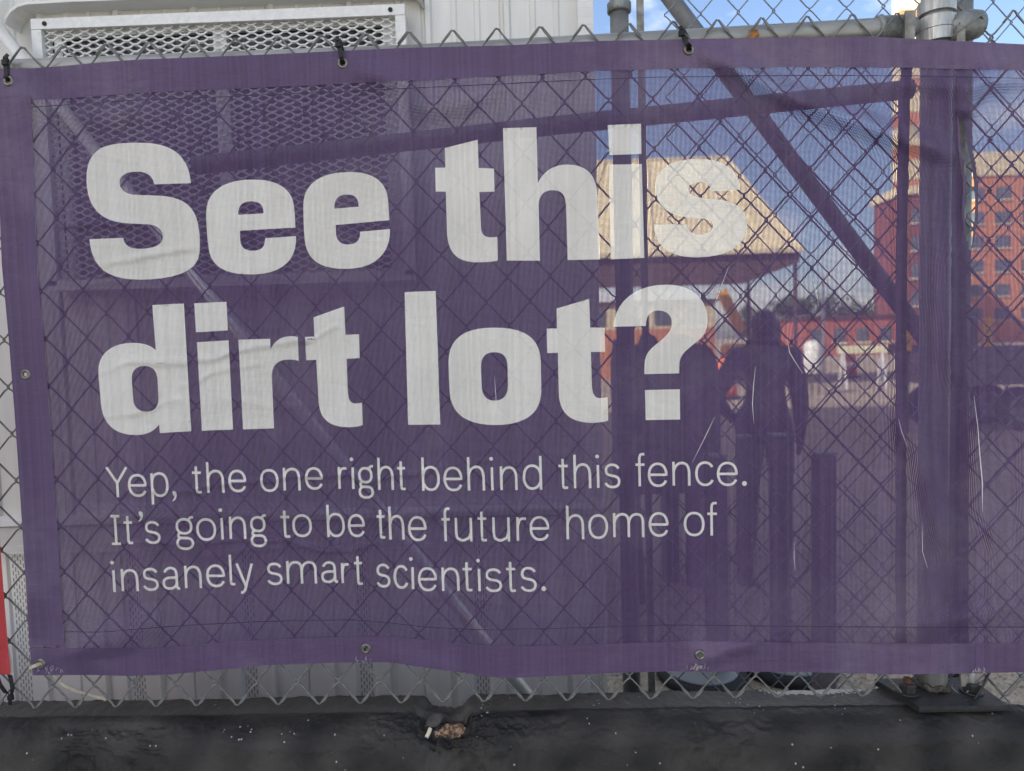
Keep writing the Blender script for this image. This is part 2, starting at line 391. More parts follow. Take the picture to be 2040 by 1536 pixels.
def brick_mat(name, c1, c2, mortar, scale=6.0):
    m, N, L, B = mat(name)
    t = N.new('ShaderNodeTexCoord'); b = N.new('ShaderNodeTexBrick'); mp_ = N.new('ShaderNodeMapping')
    mp_.inputs['Rotation'].default_value = (math.radians(90), 0, 0)
    L.new(t.outputs['Object'], mp_.inputs['Vector']); L.new(mp_.outputs['Vector'], b.inputs['Vector'])
    b.inputs['Color1'].default_value = (*c1, 1); b.inputs['Color2'].default_value = (*c2, 1); b.inputs['Mortar'].default_value = (*mortar, 1)
    b.inputs['Scale'].default_value = scale; b.inputs['Mortar Size'].default_value = 0.012
    L.new(b.outputs['Color'], B.inputs['Base Color']); B.inputs['Roughness'].default_value = 0.85
    return m
M['brick_orange'] = brick_mat('orange_brick', (0.54, 0.21, 0.085), (0.47, 0.17, 0.07), (0.42, 0.26, 0.16))
M['brick_red'] = brick_mat('dark_red_brick', (0.20, 0.055, 0.04), (0.16, 0.045, 0.035), (0.22, 0.14, 0.11))
M['brick_street'] = brick_mat('street_brick', (0.34, 0.20, 0.14), (0.30, 0.17, 0.12), (0.35, 0.3, 0.26))
M['stone_cream'] = simple('cream_stone', (0.62, 0.54, 0.36), 0.8, 0, 0.12, 3)
M['canvas'] = simple('cream_canvas', (0.66, 0.57, 0.36), 0.8, 0, 0.08, 2)
M['brown'] = simple('dark_brown_timber', (0.075, 0.045, 0.035), 0.8, 0, 0.3, 8)
M['yellow'] = simple('yellow_machine_paint', (0.72, 0.36, 0.015), 0.4, 0, 0.12, 5)
M['orange'] = simple('orange_plastic', (0.75, 0.16, 0.03), 0.5, 0, 0.1, 6)
M['white_plastic'] = simple('white_painted_metal', (0.72, 0.72, 0.70), 0.5, 0, 0.08, 6)
M['dark_paint'] = simple('dark_machine_paint', (0.13, 0.115, 0.12), 0.6, 0, 0.4, 5)
M['tyre'] = simple('black_rubber', (0.012, 0.012, 0.013), 0.7, 0, 0.3, 40, 0.3, 60)
M['rim'] = simple('grey_wheel_rim', (0.24, 0.245, 0.25), 0.5, 0.1, 0.08, 12)
M['post_dark'] = simple('dark_post_paint', (0.13, 0.11, 0.12), 0.7, 0, 0.25, 12)
M['bark'] = simple('tree_bark', (0.10, 0.075, 0.055), 0.9, 0, 0.3, 12)
M['leaf'] = simple('tree_leaves', (0.05, 0.085, 0.03), 0.7, 0, 0.5, 3)
M['pane'] = simple('building_pane', (0.10, 0.12, 0.14), 0.15, 0, 0.3, 2, spec=0.6)

# ------------------------------------------------------------------ the ground
mb = MB(); mb.add([(-400, -500, 0), (400, -500, 0), (400, 1500, 0), (-400, 1500, 0)], [(0, 1, 2, 3)])
o = link('ground', mb.mesh('ground'), M['ground']); o['kind'] = 'structure'
mb = MB(); mb.box((8, -3.2, 0.02), (44, 5.4, 0.06))
o = link('sidewalk', mb.mesh('sidewalk'), M['sidewalk']); o['kind'] = 'structure'
mb = MB(); mb.box((8, -11.5, 0.004), (44, 11.0, 0.008))
o = link('road', mb.mesh('road'), simple('worn_concrete_road', (0.34, 0.325, 0.295), 0.9, 0, 0.3, 20, 0.3, 120)); o['kind'] = 'structure'
# loose stones on the strip of ground that shows under the banner
mb = MB()
for i in range(5200):
    x = random.uniform(0.1, 2.6); y = random.uniform(0.9, 3.6); s = random.uniform(0.004, 0.011)
    pts = [Vector((random.uniform(-1, 1), random.uniform(-1, 1), 0)).normalized() for _ in range(4)]
    a = random.uniform(0, 6.28)
    V = [(x + s * math.cos(a + k * 1.57) * random.uniform(.7, 1.2), y + s * math.sin(a + k * 1.57) * random.uniform(.7, 1.2), 0.0) for k in range(4)]
    V.append((x + s * .2, y, s * random.uniform(.6, 1.0)))
    mb.add(V, [(0, 1, 4), (1, 2, 4), (2, 3, 4), (3, 0, 4)])
M['pebble'] = simple('pale_gravel_stone', (0.30, 0.255, 0.20), 0.85, 0, 0.75, 60)
o = link('gravel', mb.mesh('gravel'), M['pebble']); tag(o, 'pale loose gravel on the lot behind the barrier', 'gravel', kind='stuff')

# ------------------------------------------------------------------ unseen block added to throw shade over fence, trailer and near lot
bs = thing('shade_block', 'unseen brown brick block with window rows, added to shade the fence', 'building', (-20, -9.35, 0))
mb = MB(); mb.box((-20, -9.35, 10.0), (10, 11.7, 20.0)); part(bs, 'wall', mb, M['brick_street'])
mb = MB(); mb.box((-20, -9.35, 20.25), (10.6, 12.3, 0.5)); part(bs, 'cornice', mb, M['stone_cream'])
for i in range(4):
    for j in range(5):
        mb = MB(); mb.box((-14.99, -11.8 + i * 2.3, 2.6 + j * 3.6), (0.10, 1.2, 1.9)); part(bs, 'window', mb, M['pane'])

# ------------------------------------------------------------------ concrete barrier
ZT = 0.818
def build_barrier():
    prof = [(0.30, 0.0), (0.29, 0.08), (0.17, 0.33), (0.085, 0.60), (0.062, 0.76)]
    prof += [(0.060, ZT - 0.02), (0.056, ZT - 0.006), (0.050, ZT)]
    prof += [(0.050 - k * 0.0055, ZT) for k in range(1, 12)]
    prof += [(-0.0130, ZT - 0.0004), (-0.0145, ZT - 0.0034), (-0.0160, ZT - 0.0036), (-0.0180, ZT - 0.0010)]
    # rounded shoulder
    for k in range(1, 37):
        a = k / 36 * math.radians(80)
        prof.append((-0.018 - 0.058 * math.sin(a), ZT - 0.0018 - 0.052 * (1 - math.cos(a))))
    y0, z0 = prof[-1]
    prof += [(y0 - 0.002 * k, z0 - 0.007 * k) for k in range(1, 11)]
    prof += [(-0.115, 0.60), (-0.19, 0.33), (-0.31, 0.08), (-0.32, 0.0)]
    pr = np.array(prof); m = len(pr)
    xs = np.concatenate([np.linspace(-3.2, -1.15, 24), np.arange(-1.14, -0.30, 0.0034), np.arange(-0.30, 0.08, 0.0022), np.arange(0.08, 1.14, 0.0034), np.linspace(1.15, 2.2, 10)])
    n = len(xs)
    tt = np.gradient(pr, axis=0); nn = np.stack([-tt[:, 1], tt[:, 0]], 1); nn /= np.linalg.norm(nn, axis=1)[:, None]
    # outward normals
    cen = np.array([0.0, 0.5]); sgn = np.sign(((pr - cen) * nn).sum(1)); sgn[sgn == 0] = 1; nn *= sgn[:, None]
    V = np.zeros((n, m, 3)); wear = np.zeros((n, m)); bare = np.zeros((n, m)); rust = np.zeros((n, m))
    NX_, NZ_ = float(P(888, 1425, -0.01)[0]), 0
    for i, x in enumerate(xs):
        for j in range(m):
            y, z = pr[j]
            vis = -0.13 < y and z > 0.70
            d = 0.0
            if vis:
                q = Vector((x, y, z))
                d += 0.0030 * noise.fractal(q * 9, 0.9, 2.1, 4)
                d += 0.0016 * noise.fractal(q * 55, 0.7, 2.0, 4)
                # broken, rough patches on the shoulder
                if y < -0.03:
                    k = noise.noise(Vector((x * 5.5 + 3.1, y * 8, 0.5)))
                    k = max(0.0, min(1.0, (k + 0.10) * 5.0)) * min(1.0, (-0.03 - y) / 0.012)
                    rg = noise.turbulence(Vector((x * 34, y * 46, z * 46)), 4, True, noise_basis='PERLIN_ORIGINAL', amplitude_scale=0.6, frequency_scale=2.3)
                    d += -k * (0.002 + 0.0080 * rg)
            ny, nz_ = nn[j]
            yy, zz = y + ny * d, z + nz_ * d
            if vis:
                dx = (x - NX_)
                # broken-out notch in the top edge
                if y > -0.012:
                    e = 1 - min(1.0, max(0.0, abs(dx + 0.010 * math.sin(y * 60)) / 0.048) ** 3)
                    rag = noise.fractal(Vector((x * 45, y * 45, 2.2)), 0.8, 2.0, 4)
                    back = min(1.0, max(0.0, (y + 0.012) / 0.035))
                    zz -= e * back * (0.026 + 0.010 * rag) if z > ZT - 0.03 else 0
                # spalled hollow in front of it with a rusty floor
                rr = math.hypot((dx + 0.000) / 0.052, (y + 0.030) / 0.034)
                if rr < 1.35:
                    rag = noise.fractal(Vector((x * 70, y * 70, 5.2)), 0.8, 2.0, 4)
                    e = max(0.0, min(1.0, (1.30 - rr + 0.18 * rag) / 0.55))
                    zz -= e * 0.020 + e * 0.004 * rag
                # rough fractured zone around
                rz_ = math.hypot(dx / 0.17, (y + 0.045) / 0.055)
                if rz_ < 1:
                    rg = noise.turbulence(Vector((x * 42 + 7, y * 60, z * 60)), 4, True, noise_basis='PERLIN_ORIGINAL', amplitude_scale=0.62, frequency_scale=2.2)
                    w_ = (1 - rz_) ** 0.6
                    zz -= w_ * 0.011 * rg; yy -= -w_ * 0.005 * rg
                r3 = math.hypot((dx - 0.012) / 0.032, (y + 0.030) / 0.016)
                rust[i, j] = 1.0 if r3 + 0.35 * noise.noise(Vector((x * 90, y * 90, 0))) < 0.9 else 0.0
                if -0.013 < y < 0.05: wear[i, j] = 0.75 + 0.25 * noise.noise(q * 20)
                elif y < -0.013: wear[i, j] = max(0.0, 0.25 + 0.5 * noise.noise(q * 14))
                if x > 0.43 and x < 0.76 and y > 0.012:
                    bare[i, j] = 0.75 * min(1.0, (y - 0.012) / 0.03) * (1 - abs((x - 0.58) / 0.18) ** 2)
                # the far corner is knocked off where the barrier ends
                xe = 0.845
                if x > xe and y > -0.02: zz -= min(0.12, (x - xe) * 0.28 * min(1, (y + 0.02) / 0.05))
            V[i, j] = (x, yy, zz)
    idx = np.arange(n * m).reshape(n, m)
    Fc = np.stack([idx[:-1, :-1], idx[:-1, 1:], idx[1:, 1:], idx[1:, :-1]], -1).reshape(-1, 4)
    mb_ = MB(); mb_.v = [tuple(p) for p in V.reshape(-1, 3)]; mb_.f = [tuple(q) for q in Fc.tolist()]
    mb_.f.append(tuple(idx[0, ::-1].tolist())); mb_.f.append(tuple(idx[-1].tolist()))
    me = mb_.mesh('concrete_barrier', (0, 0, 0), True)
    for nm, arr in (('wear', wear), ('bare', bare), ('rust', rust)):
        a = me.attributes.new(nm, 'FLOAT', 'POINT'); a.data.foreach_set('value', arr.reshape(-1).astype(np.float32))
    return me, NX_
me, NOTCH_X = build_barrier()
bar = link('concrete_barrier', me, M['concrete'])
tag(bar, 'long black painted concrete barrier with chipped rough edges under the purple banner', 'barrier')

# rusty bolt stub in the broken notch, and a cigarette end
def zt_at(x, y):
    best = None
    co = np.empty(len(me.vertices) * 3, np.float32); me.vertices.foreach_get('co', co); co = co.reshape(-1, 3)
    k = np.argmin((co[:, 0] - x) ** 2 + (co[:, 1] - y) ** 2 + 0.0 * co[:, 2] + (co[:, 2] < 0.7) * 9)
    return float(co[k, 2])
bx, by = float(P(867, 1428, -0.022)[0]), -0.022
bz = zt_at(bx, by)
mb = MB(); mb.tube([(bx + 0.006, by - 0.001, bz - 0.006), (bx, by - 0.003, bz + 0.019)], 0.0078, 10)
stub = solo('bolt_stub', mb, M['blackplate'], 'black headed bolt stub standing in the broken notch of the barrier', 'bolt', (bx, by, bz))
tilt = Matrix.Rotation(-0.35, 3, 'Y') @ Matrix.Rotation(0.55, 3, 'X')
V = []; Fc = []
for lv, (r, h) in enumerate(((0.012, 0.0), (0.0165, 0.001), (0.0165, 0.004), (0.013, 0.0060))):
    for k in range(14):
        a = 2 * math.pi * k / 14
        V.append(Vector((bx, by - 0.003, bz + 0.019)) + tilt @ Vector((r * (1.05 + .1 * math.sin(2 * a)) * math.cos(a), r * 0.82 * math.sin(a), h)))
for i in range(3):
    for k in range(14): Fc.append((i * 14 + k, i * 14 + (k + 1) % 14, i * 14 + 14 + (k + 1) % 14, i * 14 + 14 + k))
Fc += [tuple(range(13, -1, -1)), tuple(range(42, 56))]
mb = MB().add(V, Fc); part(stub, 'bolt_head', mb, simple('dusty_black_steel', (0.06, 0.055, 0.05), 0.75, 0, 0.4, 200, 0.4, 400), True)
a = P(857, 1437, -0.034); b = P(849, 1457, -0.047)
a[2] = bz + 0.009; b[2] = zt_at(b[0], b[1]) + 0.004
mb = MB().tube([tuple(a), tuple((a * 0.5 + b * 0.5) + np.array([0.0008, 0, 0.0006])), tuple(b)], 0.0038, 10)
solo('cigarette_end', mb, M['cigarette'], 'cream cigarette filter leaning on the bolt in the barrier notch', 'cigarette', tuple(b), smooth=False)

# ------------------------------------------------------------------ chain link fences
PITCH_W = 0.0801; ZB, ZTOP = 0.829, 2.090
def strand(mirror, nz, hh, w, r, shear, knuckle=True):
    """one zig-zag wire of the fabric; local origin at its lower left"""
    pts = []
    for j in range(nz + 1):
        left = (j % 2 == 0) != mirror
        x = 0.0 if left else w / 2
        s = -1 if left else 1
        z = j * hh
        ex = r * 0.7 * s
        rising_right = left
        yin = -r * 0.95 if not rising_right else r * 0.95      # segment arriving at this bend
        yout = r * 0.95 if not rising_right else -r * 0.95
        yin, yout = (r * 0.95, -r * 0.95) if left else (-r * 0.95, r * 0.95)
        if j == 0:
            if knuckle:
                sx = 1 if left else -1
                pts += [(x - sx * 0.0195, yin * 1.6, 0.0185), (x - sx * 0.010, yin * 1.4, 0.0070), (x - sx * 0.001, yin * .6, 0.0005), (x + sx * 0.004, yout * .6, 0.001)]
            else:
                pts += [(x, yout, 0)]
            pts.append((x + (0.10 if left else -0.10) * w, yout, hh * 0.2))
        elif j == nz:
            sx = 1 if left else -1
            pts.append((x + sx * 0.10 * w, yin, z - hh * 0.2))
            if knuckle:
                pts += [(x + sx * 0.003, yin * .6, z - 0.001), (x - sx * 0.002, yout * .6, z), (x - sx * 0.010, yout * 1.4, z - 0.0092), (x - sx * 0.0200, yout * 1.6, z - 0.0215)]
            else:
                pts += [(x, yin, z)]
        else:
            sx = 1 if left else -1
            pts += [(x + sx * 0.07 * w, yin, z - hh * 0.14), (x + ex, yin * .75, z - r * 1.1), (x + ex * 1.25, 0, z), (x + ex, yout * .75, z + r * 1.1), (x + sx * 0.07 * w, yout, z + hh * 0.14)]
    pts = [(x + shear * z, y, z) for x, y, z in pts]
    return MB().tube(pts, r, 6).mesh('wire', (0, 0, 0), True)
def fabric(root, x0, k0, k1, y, z0, nz, hh, w, r, shear, m_, knuckle=True, skip=()):
    ms = [strand(False, nz, hh, w, r, shear, knuckle), strand(True, nz, hh, w, r, shear, knuckle)]
    for m__ in ms: m__.materials.append(m_)
    ro = org(root)
    for k in range(k0, k1):
        if k in skip: continue
        o_ = bpy.data.objects.new('wire', ms[k % 2]); COL.objects.link(o_); o_.parent = root
        o_.location = Vector((x0 + k * w / 2, y + 0.0006 * math.sin(k * 1.7), z0)) - ro
        o_.rotation_euler = (0, random.uniform(-0.0015, 0.0015), 0)
NZ = 28; HH = (ZTOP - ZB) / NZ
X0 = -0.952 + 0.0802 * 0          # first bottom tip seen
fl = thing('chain_link_fence', 'galvanised chain link fence on the barrier behind the purple banner', 'fence', (-0.2, 0.0, ZB))
fabric(fl, X0 - 8 * PITCH_W / 2, 0, 50, 0.0, ZB, NZ, HH, PITCH_W, 0.0017, -0.015, M['wire'])
# top rail, slightly bent where it is sleeved
rail = [P(-160, 146, 0.026), P(60, 141, 0.026), P(840, 112, 0.026), P(1340, 84, 0.026), P(1752, 60, 0.026), P(1800, 57, 0.026)]
rail = [tuple(p) for p in rail]
part(fl, 'rail', MB().tube(rail, 0.0208, 16), M['galv_rail'], True)
tbar = [P(1813, 22, -0.004), P(1811, 80, -0.004), P(1802, 190, -0.004), P(1796, 470, -0.003), P(1794.5, 900, -0.003), P(1794.5, 1240, -0.003), P(1795, 1325, -0.003)]
pr_ = []; 
for q_ in range(7):
    p_ = P(1484 + q_ * 3.4, 77.5 - q_ * .22, 0.026); pr_.append(p_)
V = []; n_ = 9
for p_ in pr_:
    for k in range(n_):
        a = math.radians(200 + k * 14); V.append((p_[0] + 0.002 * math.sin(k * 2.1 + p_[0] * 900), p_[1] + math.cos(a - math.pi / 2) * 0 + 0.0212 * math.sin(a), p_[2] - 0.0212 * math.cos(a) * -1))
part(fl, 'rust_stain', MB().add(V, [(i * n_ + k, i * n_ + k + 1, (i + 1) * n_ + k + 1, (i + 1) * n_ + k) for i in range(6) for k in range(n_ - 1)]), simple('orange_rust', (0.30, 0.14, 0.04), .85, 0, .6, 90), True)
part(fl, 'tension_bar', MB().strap([tuple(p) for p in tbar], 0.0178, 0.005, (1, 0, 0)), M['tension'])

# the post on its base plate
px0 = P(1857, 1390, 0.034)
PX, PY = float(px0[0]), 0.034
pst = thing('fence_post', 'round galvanised fence post bolted to the barrier by a black base plate', 'post', (PX, PY, ZT))
PL = 0.0125
post_path = [(PX, PY, ZT + PL), (PX, PY, 2.30)]
part(pst, 'pole', MB().tube([(PX, PY, ZT + PL + 0.002), (PX, PY, 1.2), (PX, PY, 1.7), (PX, PY, 2.30)], 0.0262, 28), M['galv'], True)
# base plate: a bent plate with a packing plate under it, over-hanging the shoulder
c = [P(1753, 1370, 0.055), P(1930, 1366, 0.055), P(1968, 1408, -0.045), P(1788, 1410, -0.045)]
xa, xb = float(c[0][0]) + 0.004, float(c[1][0]) + 0.035
plate = [(PX - 0.096, 0.064), (PX + 0.090, 0.064), (PX + 0.092, -0.046), (PX - 0.068, -0.046)]
part(pst, 'base_plate', MB().prism(plate, ZT + 0.0055, ZT + PL, 'XY'), M['blackplate'])
pack = [(PX - 0.097, 0.062), (PX + 0.091, 0.062), (PX + 0.104, -0.043), (PX - 0.067, -0.044)]
part(pst, 'packing_plate', MB().prism(pack, ZT + 0.0005, ZT + 0.0050, 'XY'), M['dark_void'])
wld = [(PX + 0.0285 * math.cos(a) * (1 + .06 * math.sin(5 * a)), PY + 0.0285 * math.sin(a), ZT + PL + 0.005 + 0.003 * math.sin(7 * a)) for a in np.linspace(0, 2 * math.pi, 30)]
part(pst, 'weld', MB().tube(wld, 0.0062, 8), M['weld'], True)
for sx, stud in ((-1, 0.010), (1, 0.060)):
    bxx, byy, bzz = PX + sx * (0.062 if sx < 0 else 0.058), 0.006, ZT + PL
    b_ = part(pst, 'bolt', MB().lathe([(0.0075, 0.0), (0.0075, 0.018 + stud)], (bxx, byy, bzz + 0.001), 'Z', 12), M['rust'] if sx < 0 else M['galv'], True)
    part(b_, 'washer', MB().lathe([(0.0195, 0.0), (0.0205, 0.0012), (0.019, 0.003)], (bxx, byy, bzz + 0.0002), 'Z', 24), M['blackplate'], True)
    nut = MB(); nut.lathe([(0.0150, 0.0), (0.0158, 0.001), (0.0158, 0.014), (0.0140, 0.0165)], (bxx, byy, bzz + 0.0034), 'Z', 6)
    part(b_, 'nut', nut, M['blackplate'])
# clamp bands, rail end cup
def bandring(zc, h, ro, name='clamp_band', flange=True):
    mb_ = MB(); mb_.lathe([(ro - 0.004, -h / 2), (ro, -h / 2), (ro, h / 2), (ro - 0.004, h / 2)], (PX, PY, zc), 'Z', 28, close=False)
    return part(pst, name, mb_, M['galv'], False)
zb1 = float(P(1850, 8, PY - .03)[2]); zb2 = float(P(1850, 38, PY - .03)[2]); zb3 = float(P(1850, 64, PY - .03)[2])
bandring(zb1 + 0.004, 0.022, 0.0315); bandring(zb2, 0.022, 0.0330); bandring(zb3, 0.021, 0.0335)
e1 = P(1752, 58, 0.026); e2 = P(1800, 55, 0.026)
cup = MB(); cup.tube([tuple(P(1744, 60, .026)), tuple(P(1752, 59.6, .026)), tuple(P(1754, 59.4, .026)), tuple(P(1806, 56, .026)), tuple(P(1822, 55, .028))], 0.0, 18,
                     rs=[0.0235, 0.0262, 0.0235, 0.0235, 0.017])
part(pst, 'rail_cup', cup, M['dull'], True)
cup = MB(); cup.tube([tuple(P(1884, 62, .03)), tuple(P(1896, 58, .02)), tuple(P(1912, 54, .016)), tuple(P(1934, 50, .016)), tuple(P(1946, 49, .018)), tuple(P(1950, 49, .02))], 0.0, 18,
                     rs=[0.016, 0.020, 0.0255, 0.0265, 0.0245, 0.014])
part(pst, 'rail_cup', cup, M['dull'], True)

fr = thing('chain_link_fence', 'short run of chain link fabric on the far side of the galvanised post', 'fence', (0.95, 0.0, ZB))
XR = float(P(1952, 32, 0.0)[0])
fabric(fr, XR - 0.02, 0, 9, 0.0, ZB - 0.004, NZ, HH, PITCH_W, 0.0017, 0.0, M['wire'])
tb2 = [P(1913, 52, -0.004), P(1913, 300, -0.004), P(1917, 900, -0.002), P(1920.5, 1340, 0.002), P(1921, 1366, 0.004)]
part(fr, 'tension_bar', MB().strap([tuple(p) for p in tb2], 0.0150, 0.005, (1, 0, 0)), M['tension'])
tw = [P(1968, 1322, -.006), P(1972, 1338, -.006), P(1966, 1350, -.008), P(1955, 1372, -.012), P(1944, 1390, -.016), P(1934, 1396, -.02), P(1924, 1394, -.024), P(1916, 1400, -.028)]
part(fr, 'tie_wire', MB().tube([tuple(p) for p in tw], 0.0026, 6), M['blackplate'], True)
tw = [P(1895, 82, -.006), P(1905, 66, -.012), P(1930, 48, -.022), P(1946, 36, -.022), P(1954, 30, -.014), P(1962, 42, -.004), P(1964, 58, 0.0)]
part(fr, 'tie_wire', MB().tube([tuple(p) for p in tw], 0.0020, 6), M['wire'], True)

# second, taller fence a step further back
YB = 0.33
bf = thing('chain_link_fence', 'taller weathered chain link fence a step behind the barrier', 'fence', (1.3, YB, 0.0))
xb0 = float(P(1297, 700, YB)[0])
tipx = float(P(1397, 25, YB)[0])
nd = P(1398, 27, YB); WB_ = 0.0808; HB_ = 0.0455
fabric(bf, float(nd[0]) - WB_, 0, 25, YB, float(nd[2]) - 46 * HB_, 54, HB_, WB_, 0.0015, 0.0, M['wire_old'], False)
a = P(1232, 30, YB + .02); b = P(1260, 1360, YB + .02); xq = float((a[0] + b[0]) / 2)
part(bf, 'pole', MB().tube([(xq, YB + .02, -0.02), (xq, YB + .02, 2.32)], 0.0212, 20), M['shaded_pipe'], True)
mb = MB(); mb.lathe([(0.024, -.012), (0.0275, -.009), (0.0275, .009), (0.024, .012)], (xq, YB + .02, float(P(1232, 8, YB)[2])), 'Z', 24); part(bf, 'clamp_band', mb, M['dull'], True)
xq2 = float((P(1274, 30, YB)[0] + P(1298, 1350, YB)[0]) / 2)
part(bf, 'tension_bar', MB().strap([(xq2, YB - .004, 0.1), (xq2, YB - .004, 2.5)], 0.016, 0.005, (1, 0, 0)), M['tension'])
xq3 = float(P(1909, 200, YB + .03)[0])
part(bf, 'pole', MB().tube([(xq3, YB + .03, -0.02), (xq3, YB + .03, 2.6)], 0.0280, 24), M['shaded_pipe'], True)
r1, r2 = P(388, 330, YB - .035), P(1815, 178, YB - .035)
part(bf, 'rail', MB().tube([tuple(r1), tuple((r1 + r2) / 2 + np.array([0, 0, .004])), tuple(r2)], 0.0205, 16), M['shaded_pipe'], True)
# braces
a, b = P(1316, -30, YB + .07), P(1900, 752, YB + .07)
o = solo('brace_pipe', MB().tube([tuple(a), tuple(b)], 0.0195, 16), M['shaded_pipe'], 'slanted galvanised brace pipe crossing open sky beside the fence post', 'pipe', tuple(b), smooth=True)
a, b = P(-95, -60, 0.46), P(1098, 1445, 0.24)
dirv = (b - a) / np.linalg.norm(b - a)
b = b + dirv * (b[2] / -dirv[2] if dirv[2] < 0 else 0) * 1.0
o = solo('brace_pipe', MB().tube([tuple(a), tuple(b)], 0.0150, 16), M['conduit'], 'long bright slanted conduit pole leaning between fence and site trailer', 'pipe', tuple(b), smooth=True)

# ------------------------------------------------------------------ site trailer
YT = 0.55
XC = float((P(1173, 60, YT)[0] + P(1204, 1340, YT)[0]) / 2)
ZF = float(P(30, 1046, YT)[2])                      # bottom of the wall = top of the trim board
tr = thing('site_trailer', 'pale grey site office trailer with ribbed siding and vinyl skirting', 'trailer', (-1.2, YT + 1.5, 0))
XL = -2.6
# ribbed siding, one panel at a time
pw = 0.203
npan = int(math.ceil((XC - XL) / pw))
def panel_profile(x0, x1):
    return [(x0, 0.0), (x0 + 0.004, 0.004), (x0 + 0.010, 0.004), (x0 + 0.014, -0.009), (x0 + 0.026, -0.009), (x0 + 0.031, 0.0),
            (x0 + 0.078, 0.0), (x0 + 0.082, -0.004), (x0 + 0.092, -0.004), (x0 + 0.096, 0.0),
            (x0 + 0.138, 0.0), (x0 + 0.142, -0.004), (x0 + 0.152, -0.004), (x0 + 0.156, 0.0), (x1, 0.0)]
for i in range(npan):
    x1 = XC - 0.03 - i * pw; x0 = x1 - pw
    pf = panel_profile(x0, x1)
    V = [(x, YT + y, z) for z in (ZF, 3.3) for x, y in pf]
    n_ = len(pf); V += [(x0, YT + 0.02, ZF), (x1, YT + 0.02, ZF), (x0, YT + 0.02, 3.3), (x1, YT + 0.02, 3.3)]
    Fc = [(k, k + 1, n_ + k + 1, n_ + k) for k in range(n_ - 1)]
    part(tr, 'siding_panel', MB().add(V, Fc), M['siding'])
mb = MB(); mb.box((XC - 0.012, YT - 0.004, (ZF + 3.3) / 2), (0.04, 0.03, 3.3 - ZF)); part(tr, 'corner_trim', mb, M['vinyl_trim'])
mb = MB(); mb.box(((XL + XC) / 2 - 0.01, YT + 1.52, (ZF + 3.3) / 2 + .01), (XC - XL - 0.02, 2.96, 3.3 - ZF - 0.02)); part(tr, 'body', mb, M['siding'])
mb = MB(); mb.box(((XL + XC) / 2, YT + 1.5, 3.36), (XC - XL + 0.1, 3.2, 0.1)); part(tr, 'roof', mb, M['vinyl_trim'])
# trim board and J channel under the wall
mb = MB(); mb.prism([(YT - 0.006, ZF + 0.026), (YT - 0.030, ZF + 0.018), (YT - 0.032, ZF + 0.004), (YT - 0.012, ZF + 0.001), (YT + 0.01, ZF + 0.001), (YT + 0.01, ZF + 0.026)], XL, XC + 0.008, 'YZ'); part(tr, 'channel', mb, M['vinyl_trim'])
mb = MB(); mb.box(((XL + XC) / 2, YT + 0.0, ZF - 0.040), (XC - XL, 0.03, 0.074)); part(tr, 'trim_board', mb, M['vinyl_trim'])
# skirting: boards with two folds and a vented middle strip
zs = ZF - 0.078
xs_ = [P(276, 1370, YT + .02)[0], P(502, 1370, YT + .02)[0], P(735, 1370, YT + .02)[0], P(968, 1370, YT + .02)[0], P(1193, 1345, YT + .02)[0]]
pit = (xs_[-1] - xs_[0]) / 4
ys = YT + 0.02
for i in range(-6, 5):
    xc = float(xs_[0] + i * pit)
    vw = 0.018
    pf = [(xc - pit / 2, 0.004), (xc - pit / 2 + 0.006, -0.004), (xc - 0.088, -0.004), (xc - 0.084, 0.010), (xc - 0.070, 0.010), (xc - 0.066, -0.004), (xc - vw - 0.010, -0.004), (xc - vw - 0.006, 0.004), (xc - vw, 0.004)]
    pf2 = [(xc + vw, 0.004), (xc + vw + 0.006, 0.004), (xc + vw + 0.010, -0.004), (xc + 0.066, -0.004), (xc + 0.070, 0.010), (xc + 0.084, 0.010), (xc + 0.088, -0.004), (xc + pit / 2 - 0.001, -0.004), (xc + pit / 2 + .001, 0.005)]
    if i == 4: pf2 = [(xc + vw, 0.004), (xc + vw + 0.004, -0.004), (XC + 0.004, -0.004)]
    mb = MB()
    for p_ in (pf, pf2):
        n_ = len(p_); V = [(x, ys + y, z) for z in (0.0, zs) for x, y in p_]
        mb.add(V, [(k, k + 1, n_ + k + 1, n_ + k) for k in range(n_ - 1)])
    sk = part(tr, 'skirting_board', mb, M['vinyl'])
    mb = MB().add([(xc - vw, ys + .004, 0), (xc + vw, ys + .004, 0), (xc + vw, ys + .004, zs), (xc - vw, ys + .004, zs)], [(0, 1, 2, 3)])
    part(sk, 'vent_strip', mb, M['vent'])
mb = MB(); mb.box(((XL + XC) / 2, YT + 0.16, zs / 2), (XC - XL - 0.1, 0.02, zs - .01)); part(tr, 'shade_sheet', mb, M['dark_void'])  # near-black upright sheet painting the shade behind the vent slots
mb = MB(); mb.box((XC - 0.01, YT + 1.55, zs / 2), (0.02, 2.9, zs)); part(tr, 'skirting_end', mb, M['vinyl'])
# window with an expanded metal guard
YG = YT - 0.055
gl = P(62, 45, YG); gr = P(806, 3, YG)
gx0, gx1, gz1 = float(gl[0]), float(gr[0]), float((gl[2] + gr[2]) / 2); gz0 = float(P(420, 560, YG)[2])
win = part(tr, 'window', MB().box(((gx0 + gx1) / 2, YT - 0.012, (gz0 + gz1) / 2), (gx1 - gx0 - 0.05, 0.004, gz1 - gz0 - 0.05)), M['glass_dark'])
for xx in (gx0 + 0.052, float(P(438, 60, YT - .03)[0]), gx1 - 0.045):
    part(win, 'frame_bar', MB().box((xx, YT - 0.024, (gz0 + gz1) / 2), (0.020 if xx < gx0 + .1 else 0.034, 0.018, gz1 - gz0 - 0.04)), M['paint_white'])
part(win, 'frame_bar', MB().box(((gx0 + gx1) / 2, YT - 0.0235, gz1 - 0.022), (gx1 - gx0 - .02, 0.016, 0.028)), M['paint_white'])
